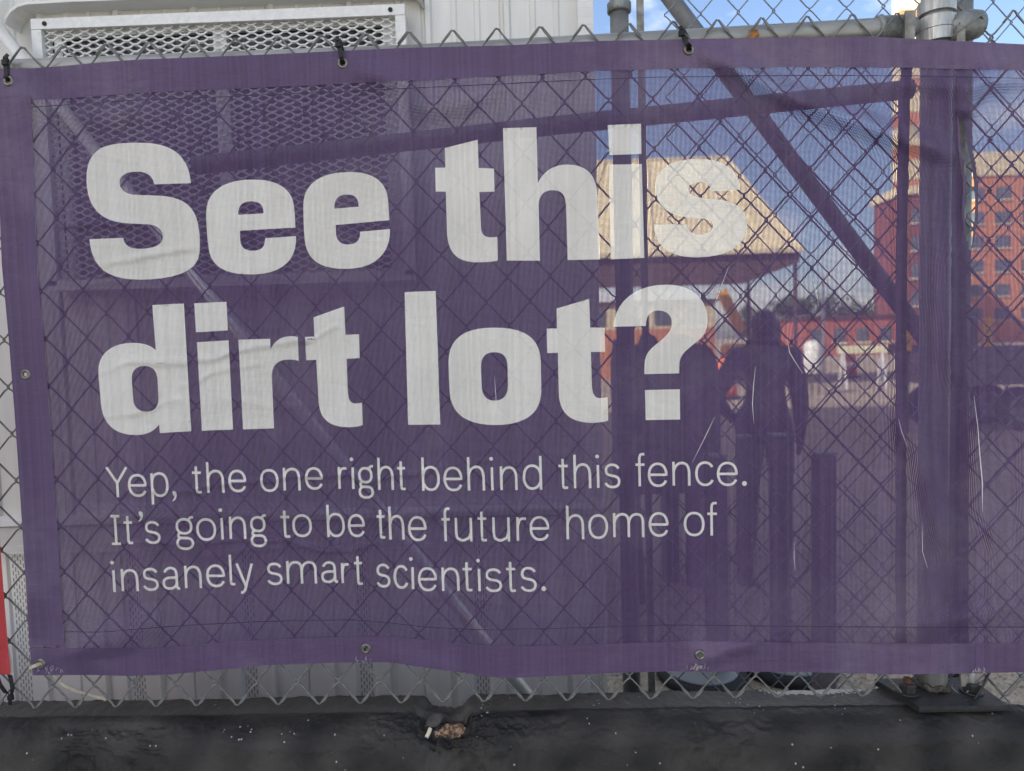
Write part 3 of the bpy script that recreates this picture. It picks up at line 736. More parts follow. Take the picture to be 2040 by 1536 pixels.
part(win, 'glass_reflection', MB().box((gx0 + 0.30, YT - 0.0165, gz1 - 0.20), (0.34, 0.003, 0.10)), M['glass_reflection'])  # yellowish panel painting a reflection in the window glass
grd = part(tr, 'window_guard', MB().box(((gx0 + gx1) / 2, YG + 0.012, gz1 - 0.012), (gx1 - gx0, 0.028, 0.026)), M['paint_white'])
for (cx, cz, sx, sz) in ((gx0 + 0.0125, (gz0 + gz1) / 2, 0.025, gz1 - gz0 - 0.0265), (gx1 - 0.0125, (gz0 + gz1) / 2, 0.025, gz1 - gz0 - 0.0265), ((gx0 + gx1) / 2, gz0, gx1 - gx0, 0.026)):
    part(grd, 'guard_frame', MB().box((cx, YG + 0.0125, cz - (0.013 if sx < .1 else 0)), (sx, 0.028, sz)), M['paint_white'])
for xx in (gx0 + 0.036, gx1 - 0.036):
    part(grd, 'bolt_hole', MB().lathe([(0.0058, 0), (0.0058, 0.002)], (xx, YG - 0.0045, gz1 - 0.0125), 'Y', 14), M['dark_void'])
mb = MB(); lw, sw = 0.0430, 0.0182
nx_ = int((gx1 - gx0) / lw) + 1; nzz = int((gz1 - gz0) / (sw / 2))
for j in range(nzz):
    z = gz1 - 0.026 - j * sw / 2 * 1.0
    if z < gz0 + .01: break
    pts = []
    up = 1 if j % 2 == 0 else -1
    if j % 2: continue
    # each strand is a zig-zag that touches its neighbours at the bonds
    for sgn in (1, -1):
        pts = []
        for i in range(nx_ * 2 + 1):
            x = gx0 + 0.022 + i * lw / 2
            if x > gx1 - 0.018: break
            k = 1 if i % 2 == 0 else -1
            zc = z + sgn * k * (sw * 0.25 - 0.0008) - (sw / 2 if sgn < 0 else 0)
            pts += [(x - 0.0055, YG + 0.012 + 0.0015 * k * sgn, zc), (x + 0.0055, YG + 0.012 + 0.0015 * k * sgn, zc)]
        if len(pts) > 2: mb.strap(pts, 0.0038, 0.0030, (0, 0, 1))
part(grd, 'expanded_metal', mb, M['grille'])
# rolled drip hood with old sealant
hood = [(24, 56), (27, 44), (36, 31), (50, 21), (70, 16), (160, 11), (420, 2), (700, -8), (826, -12), (836, -4), (842, 8)]
hp = [tuple(P(x, y, YT - 0.030)) for x, y in hood]
part(tr, 'drip_hood', MB().strap(hp, 0.056, 0.007, (0, 1, 0)), M['vinyl_trim'])
hp2 = []
for k in range(len(hood) - 1):
    for t_ in np.linspace(0, 1, 8, endpoint=False):
        x = hood[k][0] * (1 - t_) + hood[k + 1][0] * t_; y = hood[k][1] * (1 - t_) + hood[k + 1][1] * t_
        p_ = P(x - (5 if k < 2 else 0), y - 7, YT - 0.005); hp2.append((p_[0] + random.uniform(-.0015, .0015), p_[1], p_[2] + random.uniform(-.0022, .0022)))
part(tr, 'sealant', MB().tube(hp2, 0.0055, 7, rs=[0.0055 * random.uniform(.55, 1.35) for _ in hp2]), M['sealant'], True)

# ------------------------------------------------------------------ the banner
TOP = [(-60, 138), (-10, 136), (15, 137), (82, 132), (165, 124), (240, 119), (480, 110), (652, 102), (787, 96), (993, 91), (1192, 82), (1350, 79), (1512, 76), (1752, 73), (1875, 80), (2040, 87.5), (2140, 92)]
BOT = [(-60, 1345), (64.5, 1344), (139, 1346), (227, 1344), (349, 1333), (454, 1324), (576, 1320), (700, 1318), (719, 1320), (787, 1330), (890, 1343), (952, 1351), (1014, 1348), (1165, 1341), (1302, 1337), (1580, 1338), (1786, 1343), (1958, 1341), (2140, 1336)]
LEFT = [(60, -14), (132, -10), (300, -3), (430, 0), (526, 4), (687, 19), (856, 32), (1020, 43), (1164, 52), (1300, 60), (1344, 65), (1400, 68)]
SEAM_T = [(-60, 203), (69, 197), (240, 185), (412, 178), (700, 165), (856, 158), (1062, 148), (1182, 142), (1340, 137), (1580, 134), (1820, 135), (2040, 140), (2140, 143)]
SEAM_B = [(-60, 1291), (133, 1291), (209, 1291), (349, 1279), (523, 1270), (700, 1267), (736, 1269), (856, 1282), (959, 1287), (1096, 1284), (1340, 1277), (1580, 1280), (1855, 1282), (2040, 1281), (2140, 1280)]
def ip(tab, x): a = np.array(tab); return np.interp(x, a[:, 0], a[:, 1])
def smooth_ip(tab, x):
    return (ip(tab, x - 14) + ip(tab, x) * 2 + ip(tab, x + 14)) / 4
YBAN = -0.013
RIDGES = [  # polyline in picture pixels, height mm (towards the street), width px
    ([(1391, 103), (1480, 140), (1560, 185), (1680, 232), (1793, 272), (1860, 292), (1915, 318)], 24, 24),
    ([(1400, 112), (1470, 190), (1500, 250)], -5, 30),
    ([(1440, 205), (1600, 255), (1760, 330), (1900, 420)], -4, 26),
    ([(690, 132), (790, 160), (900, 182), (1010, 186)], 15, 26),
    ([(800, 200), (870, 215), (960, 205)], 16, 28),
    ([(675, 135), (600, 190), (560, 260)], 4, 24),
    ([(2040, 110), (1960, 150), (1925, 200), (1920, 240)], 18, 26),
    ([(2100, 150), (1990, 165), (1880, 170), (1750, 165)], 12, 20),
    ([(20, 170), (90, 215), (200, 235), (330, 225)], 9, 26),
    ([(1395, 1318), (1450, 1295), (1520, 1280)], 10, 16),
    ([(1400, 1325), (1360, 1270), (1340, 1200)], 3, 20),
    ([(740, 1300), (860, 1330), (930, 1345)], 5, 22),
    ([(110, 1320), (240, 1270), (330, 1230)], 13, 28),
    ([(90, 1335), (170, 1310), (260, 1312)], -4, 14),
    ([(1790, 830), (1830, 900), (1860, 1010), (1880, 1100)], 16, 24),
    ([(1960, 800), (1950, 900), (1960, 1010), (1990, 1100)], 16, 24),
    ([(1900, 480), (1880, 600), (1890, 700), (1930, 780)], 12, 30),
    ([(1580, 640), (1590, 700), (1610, 745)], 6, 14),
    ([(1760, 1260), (1900, 1235), (2030, 1215)], 10, 22),
    ([(202, 525), (274, 514), (294, 509), (360, 497), (394, 494)], 5.8, 5),
    ([(100, 452), (190, 446), (277, 446)], 5.8, 6),
    ([(150, 570), (210, 562), (250, 556)], 3.0, 6),
    ([(210, 737), (260, 720), (323, 723), (364, 722), (427, 714), (455, 704), (505, 692), (583, 679), (624, 676), (649, 660), (674, 648)], 6.6, 5),
    ([(345, 776), (398, 758), (427, 739), (474, 733), (521, 723)], 3.6, 5),
    ([(210, 828), (263, 825), (317, 808), (336, 798), (380, 795)], 3.6, 5),
    ([(420, 790), (500, 800), (560, 815), (620, 805)], 2.4, 6),
    ([(190, 993), (288, 977), (347, 979), (386, 978), (423, 966), (484, 961), (545, 957), (572, 949), (643, 948), (690, 945), (735, 961), (772, 951), (787, 945), (822, 945), (846, 939), (895, 930), (970, 917)], 5.6, 5),
    ([(219, 1084), (288, 1080), (391, 1084), (467, 1076), (509, 1077), (570, 1076), (607, 1088), (643, 1097), (690, 1098), (760, 1080)], 5.6, 5),
    ([(400, 1113), (440, 1106), (500, 1094), (560, 1090)], 2.2, 6),
    ([(140, 1030), (230, 1022), (420, 1018), (620, 1022), (760, 1026)], 8, 16),
    ([(700, 1040), (860, 1018), (1040, 1012), (1190, 1006)], 9, 18),
    ([(830, 1195), (900, 1185), (960, 1195), (1010, 1206)], 3, 8),
    ([(1445, 680), (1520, 676), (1590, 677), (1640, 684)], 2.4, 5),
    ([(1140, 250), (1250, 262), (1340, 300)], -2, 20),
    ([(990, 170), (1120, 190), (1240, 186)], 3, 26),
    ([(300, 640), (360, 720)], 2, 30),
]
_t = np.random.default_rng(3)
def relief(x, y):
    """mm of cloth bulge towards the camera at picture pixel (x, y) of the banner"""
    x = np.asarray(x, float); y = np.asarray(y, float); h = np.zeros_like(x)
    for pl, amp, w in RIDGES:
        d2 = np.full_like(x, 1e9); along = np.zeros_like(x)
        L_ = len(pl) - 1
        for k in range(L_):
            ax, ay = pl[k]; bx_, by_ = pl[k + 1]
            vx, vy = bx_ - ax, by_ - ay; q = vx * vx + vy * vy
            t = np.clip(((x - ax) * vx + (y - ay) * vy) / q, 0, 1)
            dd = (x - ax - t * vx) ** 2 + (y - ay - t * vy) ** 2
            al = (k + t) / L_
            along = np.where(dd < d2, al, along); d2 = np.minimum(d2, dd)
        fade = np.clip(np.sin(np.clip(along, 0, 1) * np.pi) * 1.6 + 0.25, 0, 1)
        jit = 1 + 0.35 * np.sin(x * 0.11 + amp) * np.sin(x * 0.043 + y * 0.05) if w < 10 else 1.0
        h += amp * np.exp(-d2 / (w * w)) * fade * jit
    # loose undulation between the ties
    h += 2.6 * np.sin(x / 148 + 0.7) * np.sin(y / 210 + 1.1) + 2.0 * np.sin(x / 61 + y / 97) + 1.0 * np.sin(x / 33 - y / 71 + 2)
    h += 2.2 * np.exp(-((y - 150) / 60) ** 2) * np.sin(x / 52)
    # fabric is tight over the fence post
    h += 7 * np.exp(-((x - 1857) / 44) ** 2) * np.clip((y - 150) / 80, 0, 1)
    h += 5 * np.exp(-((x - 1795) / 14) ** 2) * np.clip((y - 150) / 80, 0, 1) * np.clip((1300 - y) / 120, 0, 1)
    h += 1.6 * np.sin(x / 8.5 + y / 160) * np.clip((x - 1740) / 60, 0, 1) * np.clip((y - 760) / 120, 0, 1)
    return np.maximum(h, -6.0)
bo = P(1020, 1345, YBAN)
ban = thing('banner', 'purple open mesh banner with white lettering tied to the chain link fence', 'banner', (0.0, YBAN, float(bo[2])))
BO = org(ban)
def cloth_pts(x, y, off=0.0):
    Y = YBAN - relief(x, y) / 1000.0 - off
    return P(x, y, Y)
GROM = [(15, 160), (682, 125), (1373, 98), (50, 746), (79, 1323), (728, 1293), (1395, 1306)]
TEAR = [(1910, 226), (1914, 285), (1920, 335), (1925, 365), (1922, 420), (1925, 470), (1931, 500), (1936, 490), (1941, 440), (1943, 400), (1941, 360), (1935, 318), (1927, 280), (1918, 240)]
SLITS = [[(1940, 788), (1948, 850), (1952, 905)], [(1954, 900), (1957, 960), (1957, 1015)]]
def in_poly(px, py, poly):
    ins = np.zeros(px.shape, bool); n = len(poly); j = n - 1
    for i in range(n):
        xi, yi = poly[i]; xj, yj = poly[j]
        c_ = ((yi > py) != (yj > py)) & (px < (xj - xi) * (py - yi) / (yj - yi + 1e-12) + xi)
        ins ^= c_; j = i
    return ins
def cloth_sheet(fx, fy, nx, ny, off, grom=True, tear=True):
    s, t = np.meshgrid(np.linspace(0, 1, nx), np.linspace(0, 1, ny), indexing='ij')
    X, Y = fx(s, t), None
    Y = fy(X, t); X = fx(s, t, Y) if fx.__code__.co_argcount == 3 else X
    pts = cloth_pts(X, Y, off)
    global sheet_px, relief_px
    sheet_px = np.stack([X, Y], -1); relief_px = relief(X, Y)
    idx = np.arange(nx * ny).reshape(nx, ny)
    Fc = np.stack([idx[:-1, :-1], idx[1:, :-1], idx[1:, 1:], idx[:-1, 1:]], -1).reshape(-1, 4)
    cx = (X[:-1, :-1] + X[1:, 1:]).reshape(-1) / 2; cy = (Y[:-1, :-1] + Y[1:, 1:]).reshape(-1) / 2
    keep = np.ones(len(Fc), bool)
    if grom:
        for gx_, gy_ in GROM: keep &= (cx - gx_) ** 2 + (cy - gy_) ** 2 > 6.0 ** 2
    if tear: keep &= ~in_poly(cx, cy, TEAR)
    mb_ = MB(); mb_.v = [tuple(p) for p in pts.reshape(-1, 3)]; mb_.f = [tuple(q) for q in Fc[keep].tolist()]
    return mb_
def fx_main(s, t, Y=None):
    if Y is None: return s * 2200 - 60
    l = ip(LEFT, Y); return l + s * (2110 - l)
sheet = cloth_sheet(fx_main, lambda X, t: smooth_ip(TOP, X) * (1 - t) + smooth_ip(BOT, X) * t, 480, 280, 0.0)
so = part(ban, 'mesh_sheet', sheet, M['mesh_purple'], True)
_X = np.array(sheet.v); _pxy = np.array(sheet_px)
_h = (relief_px).reshape(480, 280)
_gx = np.gradient(_h, axis=0) / 4.5; _gy = np.gradient(_h, axis=1) / 4.4
_b = np.clip((np.hypot(_gx, _gy) - 0.35) * 0.5, 0, 0.18)
_at = so.data.attributes.new('bunch', 'FLOAT', 'POINT'); _at.data.foreach_set('value', _b.reshape(-1).astype(np.float32))
# hems: doubled cloth, welded
part(ban, 'hem', cloth_sheet(fx_main, lambda X, t: (smooth_ip(TOP, X) - 0.6) * (1 - t) + smooth_ip(SEAM_T, X) * t, 440, 20, 0.0022, tear=False), M['hem_purple'], True)
part(ban, 'hem', cloth_sheet(fx_main, lambda X, t: smooth_ip(SEAM_B, X) * (1 - t) + (smooth_ip(BOT, X) + 0.6) * t, 440, 16, 0.0022, tear=False), M['hem_purple'], True)
def fx_left(s, t, Y=None):
    if Y is None: return s * 80 - 10
    l = ip(LEFT, Y); return l - 0.6 + s * 70
part(ban, 'hem', cloth_sheet(fx_left, lambda X, t: 193 * (1 - t) + 1287 * t, 18, 250, 0.0034, tear=False), M['hem_purple'], True)
# stitching lines beside the hems
def line_strip(pts, w, off, step=5.0):
    P_ = []
    for k in range(len(pts) - 1):
        n_ = max(1, int(math.dist(pts[k], pts[k + 1]) / step))
        for t_ in np.linspace(0, 1, n_, endpoint=False): P_.append((pts[k][0] * (1 - t_) + pts[k + 1][0] * t_, pts[k][1] * (1 - t_) + pts[k + 1][1] * t_))
    P_.append(pts[-1]); P_ = np.array(P_)
    T = np.gradient(P_, axis=0); T /= np.linalg.norm(T, axis=1)[:, None]; N_ = np.stack([-T[:, 1], T[:, 0]], 1)
    ww = w if np.ndim(w) else np.full(len(P_), w)
    ww = np.interp(np.linspace(0, 1, len(P_)), np.linspace(0, 1, len(ww)), ww)
    a_ = P_ + N_ * ww[:, None] / 2; b_ = P_ - N_ * ww[:, None] / 2
    V = np.concatenate([cloth_pts(a_[:, 0], a_[:, 1], off), cloth_pts(b_[:, 0], b_[:, 1], off)]); n_ = len(P_)
    return V, [(k, k + 1, n_ + k + 1, n_ + k) for k in range(n_ - 1)]
for dy, tab, x0_ in ((16, SEAM_T, 60), (-32, SEAM_B, 128)):
    pts = [(x, float(ip(tab, x)) + dy) for x in range(x0_, 2110, 30)]
    V, Fc = line_strip(pts, 1.6, 0.0012)
    part(ban, 'stitching', MB().add(V, Fc), simple('dark_stitch', (0.05, 0.035, 0.08), 0.7), True)
# grommets
for gx_, gy_ in GROM:
    c_ = cloth_pts(np.array(gx_), np.array(gy_), 0.0046)
    mb = MB(); mb.lathe([(0.0044, 0.0030), (0.0050, 0.0008), (0.0064, -0.0004), (0.0082, -0.0002), (0.0098, 0.0014), (0.0102, 0.0030)], tuple(c_), 'Y', 28, close=False)
    part(ban, 'grommet', mb, M['brass'], True)
# torn and frayed lines; the pale colour also paints light through slits
for pts, w in (([(1440, 560), (1432, 585), (1424, 605)], [0.6, 1.4, 0.4]), ([(1452, 530), (1444, 552), (1438, 568)], [0.4, 1.2, 0.6]),
               ([(1505, 730), (1501, 770), (1499, 805), (1502, 845)], [0.6, 2.0, 2.0, 0.5]), ([(1424, 830), (1405, 870), (1394, 892), (1379, 922)], [0.5, 1.8, 1.6, 0.6]),
               ([(985, 750), (988, 790), (989, 830)], [0.6, 1.6, 1.8]), ([(1568, 675), (1573, 702), (1585, 722), (1600, 745)], [0.6, 2.2, 1.8, 0.6]),
               ([(1582, 1080), (1582, 1110), (1584, 1136)], [0.6, 1.8, 0.8]), ([(1790, 835), (1797, 862), (1808, 890)], [0.6, 1.8, 0.8]),
               ([(1837, 1040), (1838, 1100), (1848, 1132)], [0.6, 1.6, 0.8]), ([(1940, 788), (1948, 850), (1952, 905), (1957, 960), (1957, 1020)], [0.8, 1.8, 3.0, 3.4, 0.8]),
               ([(1620, 555), (1628, 590), (1631, 610)], [0.5, 1.4, 0.5])):
    V, Fc = line_strip(pts, [q * .62 for q in w], 0.0016, 4.0); part(ban, 'frayed_lit_line', MB().add(V, Fc), M['thread'], True)
# the curled lip of the open tear
lip = [(1919, 240), (1929, 282), (1938, 320), (1944, 360), (1946, 400), (1944, 440), (1937, 492)]
V, Fc = line_strip(lip, [2, 7, 9, 8, 6, 5, 2], 0.004, 5.0)
part(ban, 'torn_lip', MB().add(V, Fc), weave('lit_torn_cloth', (0.16, 0.13, 0.22), 0, 0, 0.2, 0.5, solid=True), True)  # paler than the other lip: light on this flap is in its colour
lip2 = [(1908, 230), (1911, 285), (1917, 335), (1922, 365), (1919, 420), (1923, 470)]
V, Fc = line_strip(lip2, [2, 5, 6, 6, 5, 2], 0.004, 5.0)
part(ban, 'torn_lip', MB().add(V, Fc), M['hem_purple'], True)
for gx_, gy_, n_ in ((1394, 1333, 26), (100, 1338, 14), (726, 1318, 10), (1955, 1338, 12)):
    mb = MB()
    for k in range(n_):
        x, y = gx_ + random.gauss(0, 10), gy_ + random.gauss(0, 3); a_ = random.uniform(-2.6, -0.4)
        p0 = cloth_pts(np.array(x), np.array(y), 0.003); p1 = cloth_pts(np.array(x + 7 * math.cos(a_)), np.array(y + 7 * math.sin(a_)), 0.006 + random.uniform(0, .004))
        mb.tube([tuple(p0), tuple((p0 + p1) / 2 + np.array([0, -.001, .0012])), tuple(p1)], 0.00035, 4)
    part(ban, 'frayed_thread', mb, M['thread'])

# ---- lettering
def bez(p0, p1, p2, p3, n):
    t = np.linspace(0, 1, n + 1)[1:, None]
    p0, p1, p2, p3 = map(np.array, (p0, p1, p2, p3))
    return (1 - t) ** 3 * p0 + 3 * (1 - t) ** 2 * t * p1 + 3 * (1 - t) * t ** 2 * p2 + t ** 3 * p3
def parse(d):
    toks = re.findall(r'[MLCZ]|-?[\d.]+', d); loops = []; cur = None; i = 0; cmd = None
    while i < len(toks):
        if toks[i] in 'MLCZ':
            cmd = toks[i]; i += 1
            if cmd == 'Z': loops.append(np.array(cur)); cur = None
            continue
        if cmd in 'ML':
            p = (float(toks[i]), float(toks[i + 1])); i += 2
            if cmd == 'M': cur = [p]; cmd = 'L'
            else: cur.append(p)
        else:
            q = [float(z) for z in toks[i:i + 6]]; i += 6
            cur += [tuple(z) for z in bez(cur[-1], q[0:2], q[2:4], q[4:6], 10)]
    return loops
def letter(loops, off=0.0016):
    """filled outline (picture pixels) -> cloth-following mesh"""
    pts = []; edges = []
    for lp in loops:
        q = []
        n = len(lp)
        for k in range(n):
            a_, b_ = lp[k], lp[(k + 1) % n]; dd = math.dist(a_, b_)
            if dd < 0.05: continue
            m_ = max(1, int(dd / 6))
            q += [tuple(a_ + (b_ - a_) * t_) for t_ in np.linspace(0, 1, m_, endpoint=False)]
        o_ = len(pts); pts += q; edges += [(o_ + k, o_ + (k + 1) % len(q)) for k in range(len(q))]
    A = np.array(pts); lo, hi = A.min(0), A.max(0)
    gx_, gy_ = np.meshgrid(np.arange(lo[0], hi[0], 6.0) + 2, np.arange(lo[1], hi[1], 6.0) + 2)
    gx_, gy_ = gx_.ravel(), gy_.ravel(); ins = np.zeros(gx_.shape, bool)
    for lp in loops: ins ^= in_poly(gx_, gy_, [tuple(z) for z in lp])
    gp = np.stack([gx_[ins], gy_[ins]], 1)
    if len(gp):
        dmin = np.min(((gp[:, None, :] - A[None]) ** 2).sum(-1), 1); gp = gp[dmin > 6]
    allp = [Vector((float(a), float(b))) for a, b in pts] + [Vector((float(a), float(b))) for a, b in gp]
    vo, eo, fo, *_ = delaunay_2d_cdt(allp, edges, [], 0, 1e-4)
    vo = np.array([(v.x, v.y) for v in vo]); fo = [f for f in fo]
    ce = np.array([vo[list(f)].mean(0) for f in fo]); ins = np.zeros(len(fo), bool)
    for lp in loops: ins ^= in_poly(ce[:, 0], ce[:, 1], [tuple(z) for z in lp])
    V = cloth_pts(vo[:, 0], vo[:, 1], off)
    Fc = [tuple(f) for f, k in zip(fo, ins) if k]
    return MB().add(V, Fc)
BIG = [
 ((140, 240), 2040 / 700, [
  'M 700 364 L 487 371 C 482 325 445 297 388 297 C 325 297 286 320 286 358 C 286 405 325 430 385 432 L 520 437 C 660 445 735 500 748 640 C 755 700 752 750 748 780 C 735 870 620 922 410 924 C 220 926 125 860 111 690 L 308 681 C 312 725 345 745 400 745 C 480 745 537 725 538 675 C 538 635 505 606 450 603 C 400 600 330 600 290 592 C 170 575 110 500 97 390 C 85 270 110 200 180 160 C 240 130 340 128 430 130 C 600 133 690 215 700 364 Z',
  'M 1307 622 L 985 640 L 986 690 C 990 735 1010 756 1060 756 C 1110 755 1131 735 1131 684 L 1311 671 C 1318 800 1240 890 1065 894 C 900 897 815 850 803 740 C 795 680 789 600 789 540 C 788 410 890 344 1060 343 C 1200 342 1285 395 1298 490 C 1303 530 1305 560 1307 622 Z M 975 547 L 1122 540 C 1122 490 1100 470 1048 470 C 995 470 972 500 975 547 Z',
  'M 1853 579 L 1541 607 L 1543 655 C 1546 700 1570 720 1612 720 C 1660 720 1683 700 1683 646 L 1856 630 C 1862 760 1780 860 1605 862 C 1450 864 1375 810 1362 700 C 1355 640 1353 580 1353 490 C 1353 370 1450 300 1620 299 C 1760 298 1835 355 1845 460 Z M 1534 512 L 1674 500 C 1672 450 1655 430 1605 430 C 1555 430 1530 460 1534 512 Z']),
 ((800, 220), 2040 / 740, [
  'M 238 206 L 418 161 L 423 316 L 508 319 L 511 446 L 427 448 L 436 640 C 438 680 455 697 490 697 C 505 697 515 696 526 694 L 528 824 C 500 832 450 835 405 834 C 310 830 258 790 250 680 L 243 446 L 187 446 L 184 315 L 240 314 Z',
  'M 557 97 L 740 92 L 748 400 C 775 340 830 297 910 297 C 1000 297 1066 340 1074 450 L 1090 818 L 912 822 L 903 520 C 900 465 880 438 830 438 C 780 438 752 470 753 520 L 760 825 L 578 825 Z',
  'M 1132 80 L 1315 73 L 1317 239 L 1142 245 Z M 1141 298 L 1319 294 L 1333 810 L 1148 818 Z']),
 ((1150, 180), 2021 / 500, [
  'M 1312 800 L 1085 815 C 1080 770 1040 742 985 742 C 925 742 890 765 895 800 C 900 840 950 862 1040 870 C 1200 880 1330 900 1365 1040 C 1385 1180 1300 1345 960 1345 C 720 1345 625 1240 615 1080 L 885 1078 C 885 1130 920 1160 985 1160 C 1045 1160 1090 1135 1092 1095 C 1095 1050 1050 1035 960 1030 C 760 1020 640 960 628 790 C 620 640 740 555 960 552 C 1180 550 1305 640 1312 800 Z']),
 ((160, 560), 2040 / 640, [
  'M 457 152 L 657 142 L 705 953 L 505 965 L 501 908 C 470 955 420 977 355 978 C 220 978 140 910 130 770 L 114 580 C 110 460 200 392 335 392 C 400 392 450 408 479 440 Z M 327 620 C 325 570 355 540 405 539 C 455 540 486 565 490 625 L 496 740 C 498 800 470 828 420 829 C 370 829 340 800 336 750 Z',
  'M 723 141 L 928 131 L 936 313 L 734 325 Z M 741 388 L 941 376 L 970 943 L 772 951 Z',
  'M 1004 373 L 1205 366 L 1208 433 C 1230 385 1270 350 1340 350 C 1360 350 1372 352 1381 355 L 1387 507 C 1365 500 1345 498 1325 498 C 1255 498 1216 535 1216 600 L 1230 935 L 1033 942 Z',
  'M 1481 230 L 1676 161 L 1684 341 L 1770 338 L 1774 489 L 1691 493 L 1698 690 C 1700 750 1712 776 1745 777 C 1760 777 1775 775 1788 772 L 1794 914 C 1770 923 1740 928 1700 928 C 1580 925 1520 880 1513 760 L 1498 500 L 1435 503 L 1427 354 L 1487 352 Z']),
 ((780, 540), 2040 / 660, [
  'M 80 130 L 272 122 L 300 945 L 102 947 Z',
  'M 350 560 C 352 410 450 348 635 348 C 820 348 915 410 919 560 L 922 740 C 920 880 820 948 640 948 C 460 948 365 880 357 740 Z M 551 590 C 550 530 580 500 633 500 C 690 500 713 530 714 590 L 717 700 C 717 765 690 797 635 798 C 580 797 556 765 555 700 Z',
  'M 1016 231 L 1217 171 L 1223 347 L 1312 350 L 1315 498 L 1227 498 L 1233 690 C 1235 760 1250 782 1285 782 C 1300 782 1315 780 1331 777 L 1335 920 C 1310 930 1270 935 1230 935 C 1100 930 1035 880 1029 750 L 1024 503 L 959 505 L 956 354 L 1019 353 Z',
  'M 1366 343 L 1566 338 C 1566 280 1590 243 1645 243 C 1695 243 1726 275 1726 320 C 1726 365 1700 390 1650 435 C 1590 480 1557 510 1557 590 L 1557 635 L 1771 630 L 1772 580 C 1775 520 1800 500 1860 450 C 1920 410 1946 370 1946 300 C 1944 170 1850 82 1690 83 C 1500 84 1375 190 1366 343 Z M 1560 733 L 1775 728 L 1777 914 L 1565 918 Z']),
]
for (ox, oy), sc_, glyphs in BIG:
    for g in glyphs:
        loops = [lp / sc_ + np.array([ox, oy]) for lp in parse(g)]
        part(ban, 'letter', letter(loops), M['mesh_white'], True)

GL = {
 'Y': ['M 0 0 L .5 .52 L .5 1', 'M 1 0 L .5 .53'],
 'e': ['M .01 .5 L 1 .5 C 1 .2 .82 0 .5 0 C .2 0 0 .2 0 .5 C 0 .8 .2 1 .52 1 C .74 1 .9 .92 .97 .76'],
 'p': ['M 0 0 L 0 1', 'M 0 .26 C .06 .08 .25 0 .5 0 C .84 0 1 .14 1 .36 C 1 .58 .84 .72 .5 .72 C .25 .72 .06 .62 0 .46'],
 't': ['M .46 0 L .46 .84 C .46 .96 .50 1 .62 1 L 1 1', 'M 0 .235 L 1 .235'],
 'h': ['M 0 0 L 0 1', 'M 0 .56 C .06 .38 .28 .29 .54 .29 C .86 .29 1 .42 1 .62 L 1 1'],
 'o': ['M 0 .5 C 0 .2 .18 0 .5 0 C .82 0 1 .2 1 .5 C 1 .8 .82 1 .5 1 C .18 1 0 .8 0 .5'],
 'n': ['M 0 0 L 0 1', 'M 0 .40 C .06 .14 .28 0 .54 0 C .86 0 1 .18 1 .46 L 1 1'],
 'r': ['M 0 0 L 0 1', 'M 0 .46 C .06 .16 .28 .02 .58 .02 L 1 .02'],
 'i': ['M .5 0 L .5 1'],
 'g': ['M .02 .29 C .02 .14 .2 .06 .47 .06 C .74 .06 .9 .14 .9 .29 C .9 .44 .74 .51 .47 .51 C .2 .51 .02 .44 .02 .29', 'M .74 .11 C .8 .03 .84 0 .92 0 L 1.04 0',
       'M .26 .475 C .02 .53 .02 .64 .24 .655 L .66 .66 C 1.06 .68 1.1 1 .5 1 C -.1 1 -.1 .74 .2 .66'],
 'b': ['M 0 0 L 0 1', 'M 0 .56 C .06 .37 .25 .29 .5 .29 C .84 .29 1 .44 1 .645 C 1 .86 .84 1 .5 1 C .25 1 .06 .9 0 .74'],
 'd': ['M 1 0 L 1 1', 'M 1 .56 C .94 .37 .75 .29 .5 .29 C .16 .29 0 .44 0 .645 C 0 .86 .16 1 .5 1 C .75 1 .94 .9 1 .74'],
 's': ['M .95 .17 C .85 .05 .7 0 .5 0 C .2 0 .05 .1 .05 .26 C .05 .42 .2 .46 .5 .49 C .8 .52 .98 .58 .98 .74 C .98 .92 .78 1 .5 1 C .28 1 .12 .94 0 .82'],
 'f': ['M 1 0 L .72 0 C .5 0 .44 .07 .44 .2 L .44 1', 'M 0 .35 L 1 .35'],
 'c': ['M .97 .2 C .85 .05 .7 0 .53 0 C .2 0 0 .2 0 .5 C 0 .8 .2 1 .53 1 C .72 1 .88 .93 .98 .78'],
 'u': ['M 0 0 L 0 .58 C 0 .85 .15 1 .42 1 C .7 1 .92 .85 1 .58', 'M 1 0 L 1 1'],
 'm': ['M 0 0 L 0 1', 'M 0 .4 C .03 .14 .14 0 .28 0 C .43 0 .5 .12 .5 .36 L .5 1', 'M .5 .4 C .53 .14 .64 0 .78 0 C .93 0 1 .12 1 .36 L 1 1'],
 'a': ['M .08 .22 C .16 .06 .3 0 .46 0 C .7 0 .82 .12 .82 .32 L .82 .84 C .82 .96 .86 1 1 1', 'M .82 .46 L .44 .47 C .14 .48 0 .57 0 .74 C 0 .9 .14 1 .36 1 C .6 1 .78 .88 .82 .70'],
 'l': ['M .02 0 L .02 .86 C .02 .97 .1 1 .4 1 L 1 1'],
 'y': ['M 0 0 L .54 .74', 'M 1 0 L .5 .86 C .42 .98 .38 1 .2 1'],
 'I': ['M .5 0 L .5 1', 'M 0 0 L 1 0', 'M 0 1 L 1 1'],
}
A_, B_, C_ = (190, 880), (650, 880), (1060, 880)
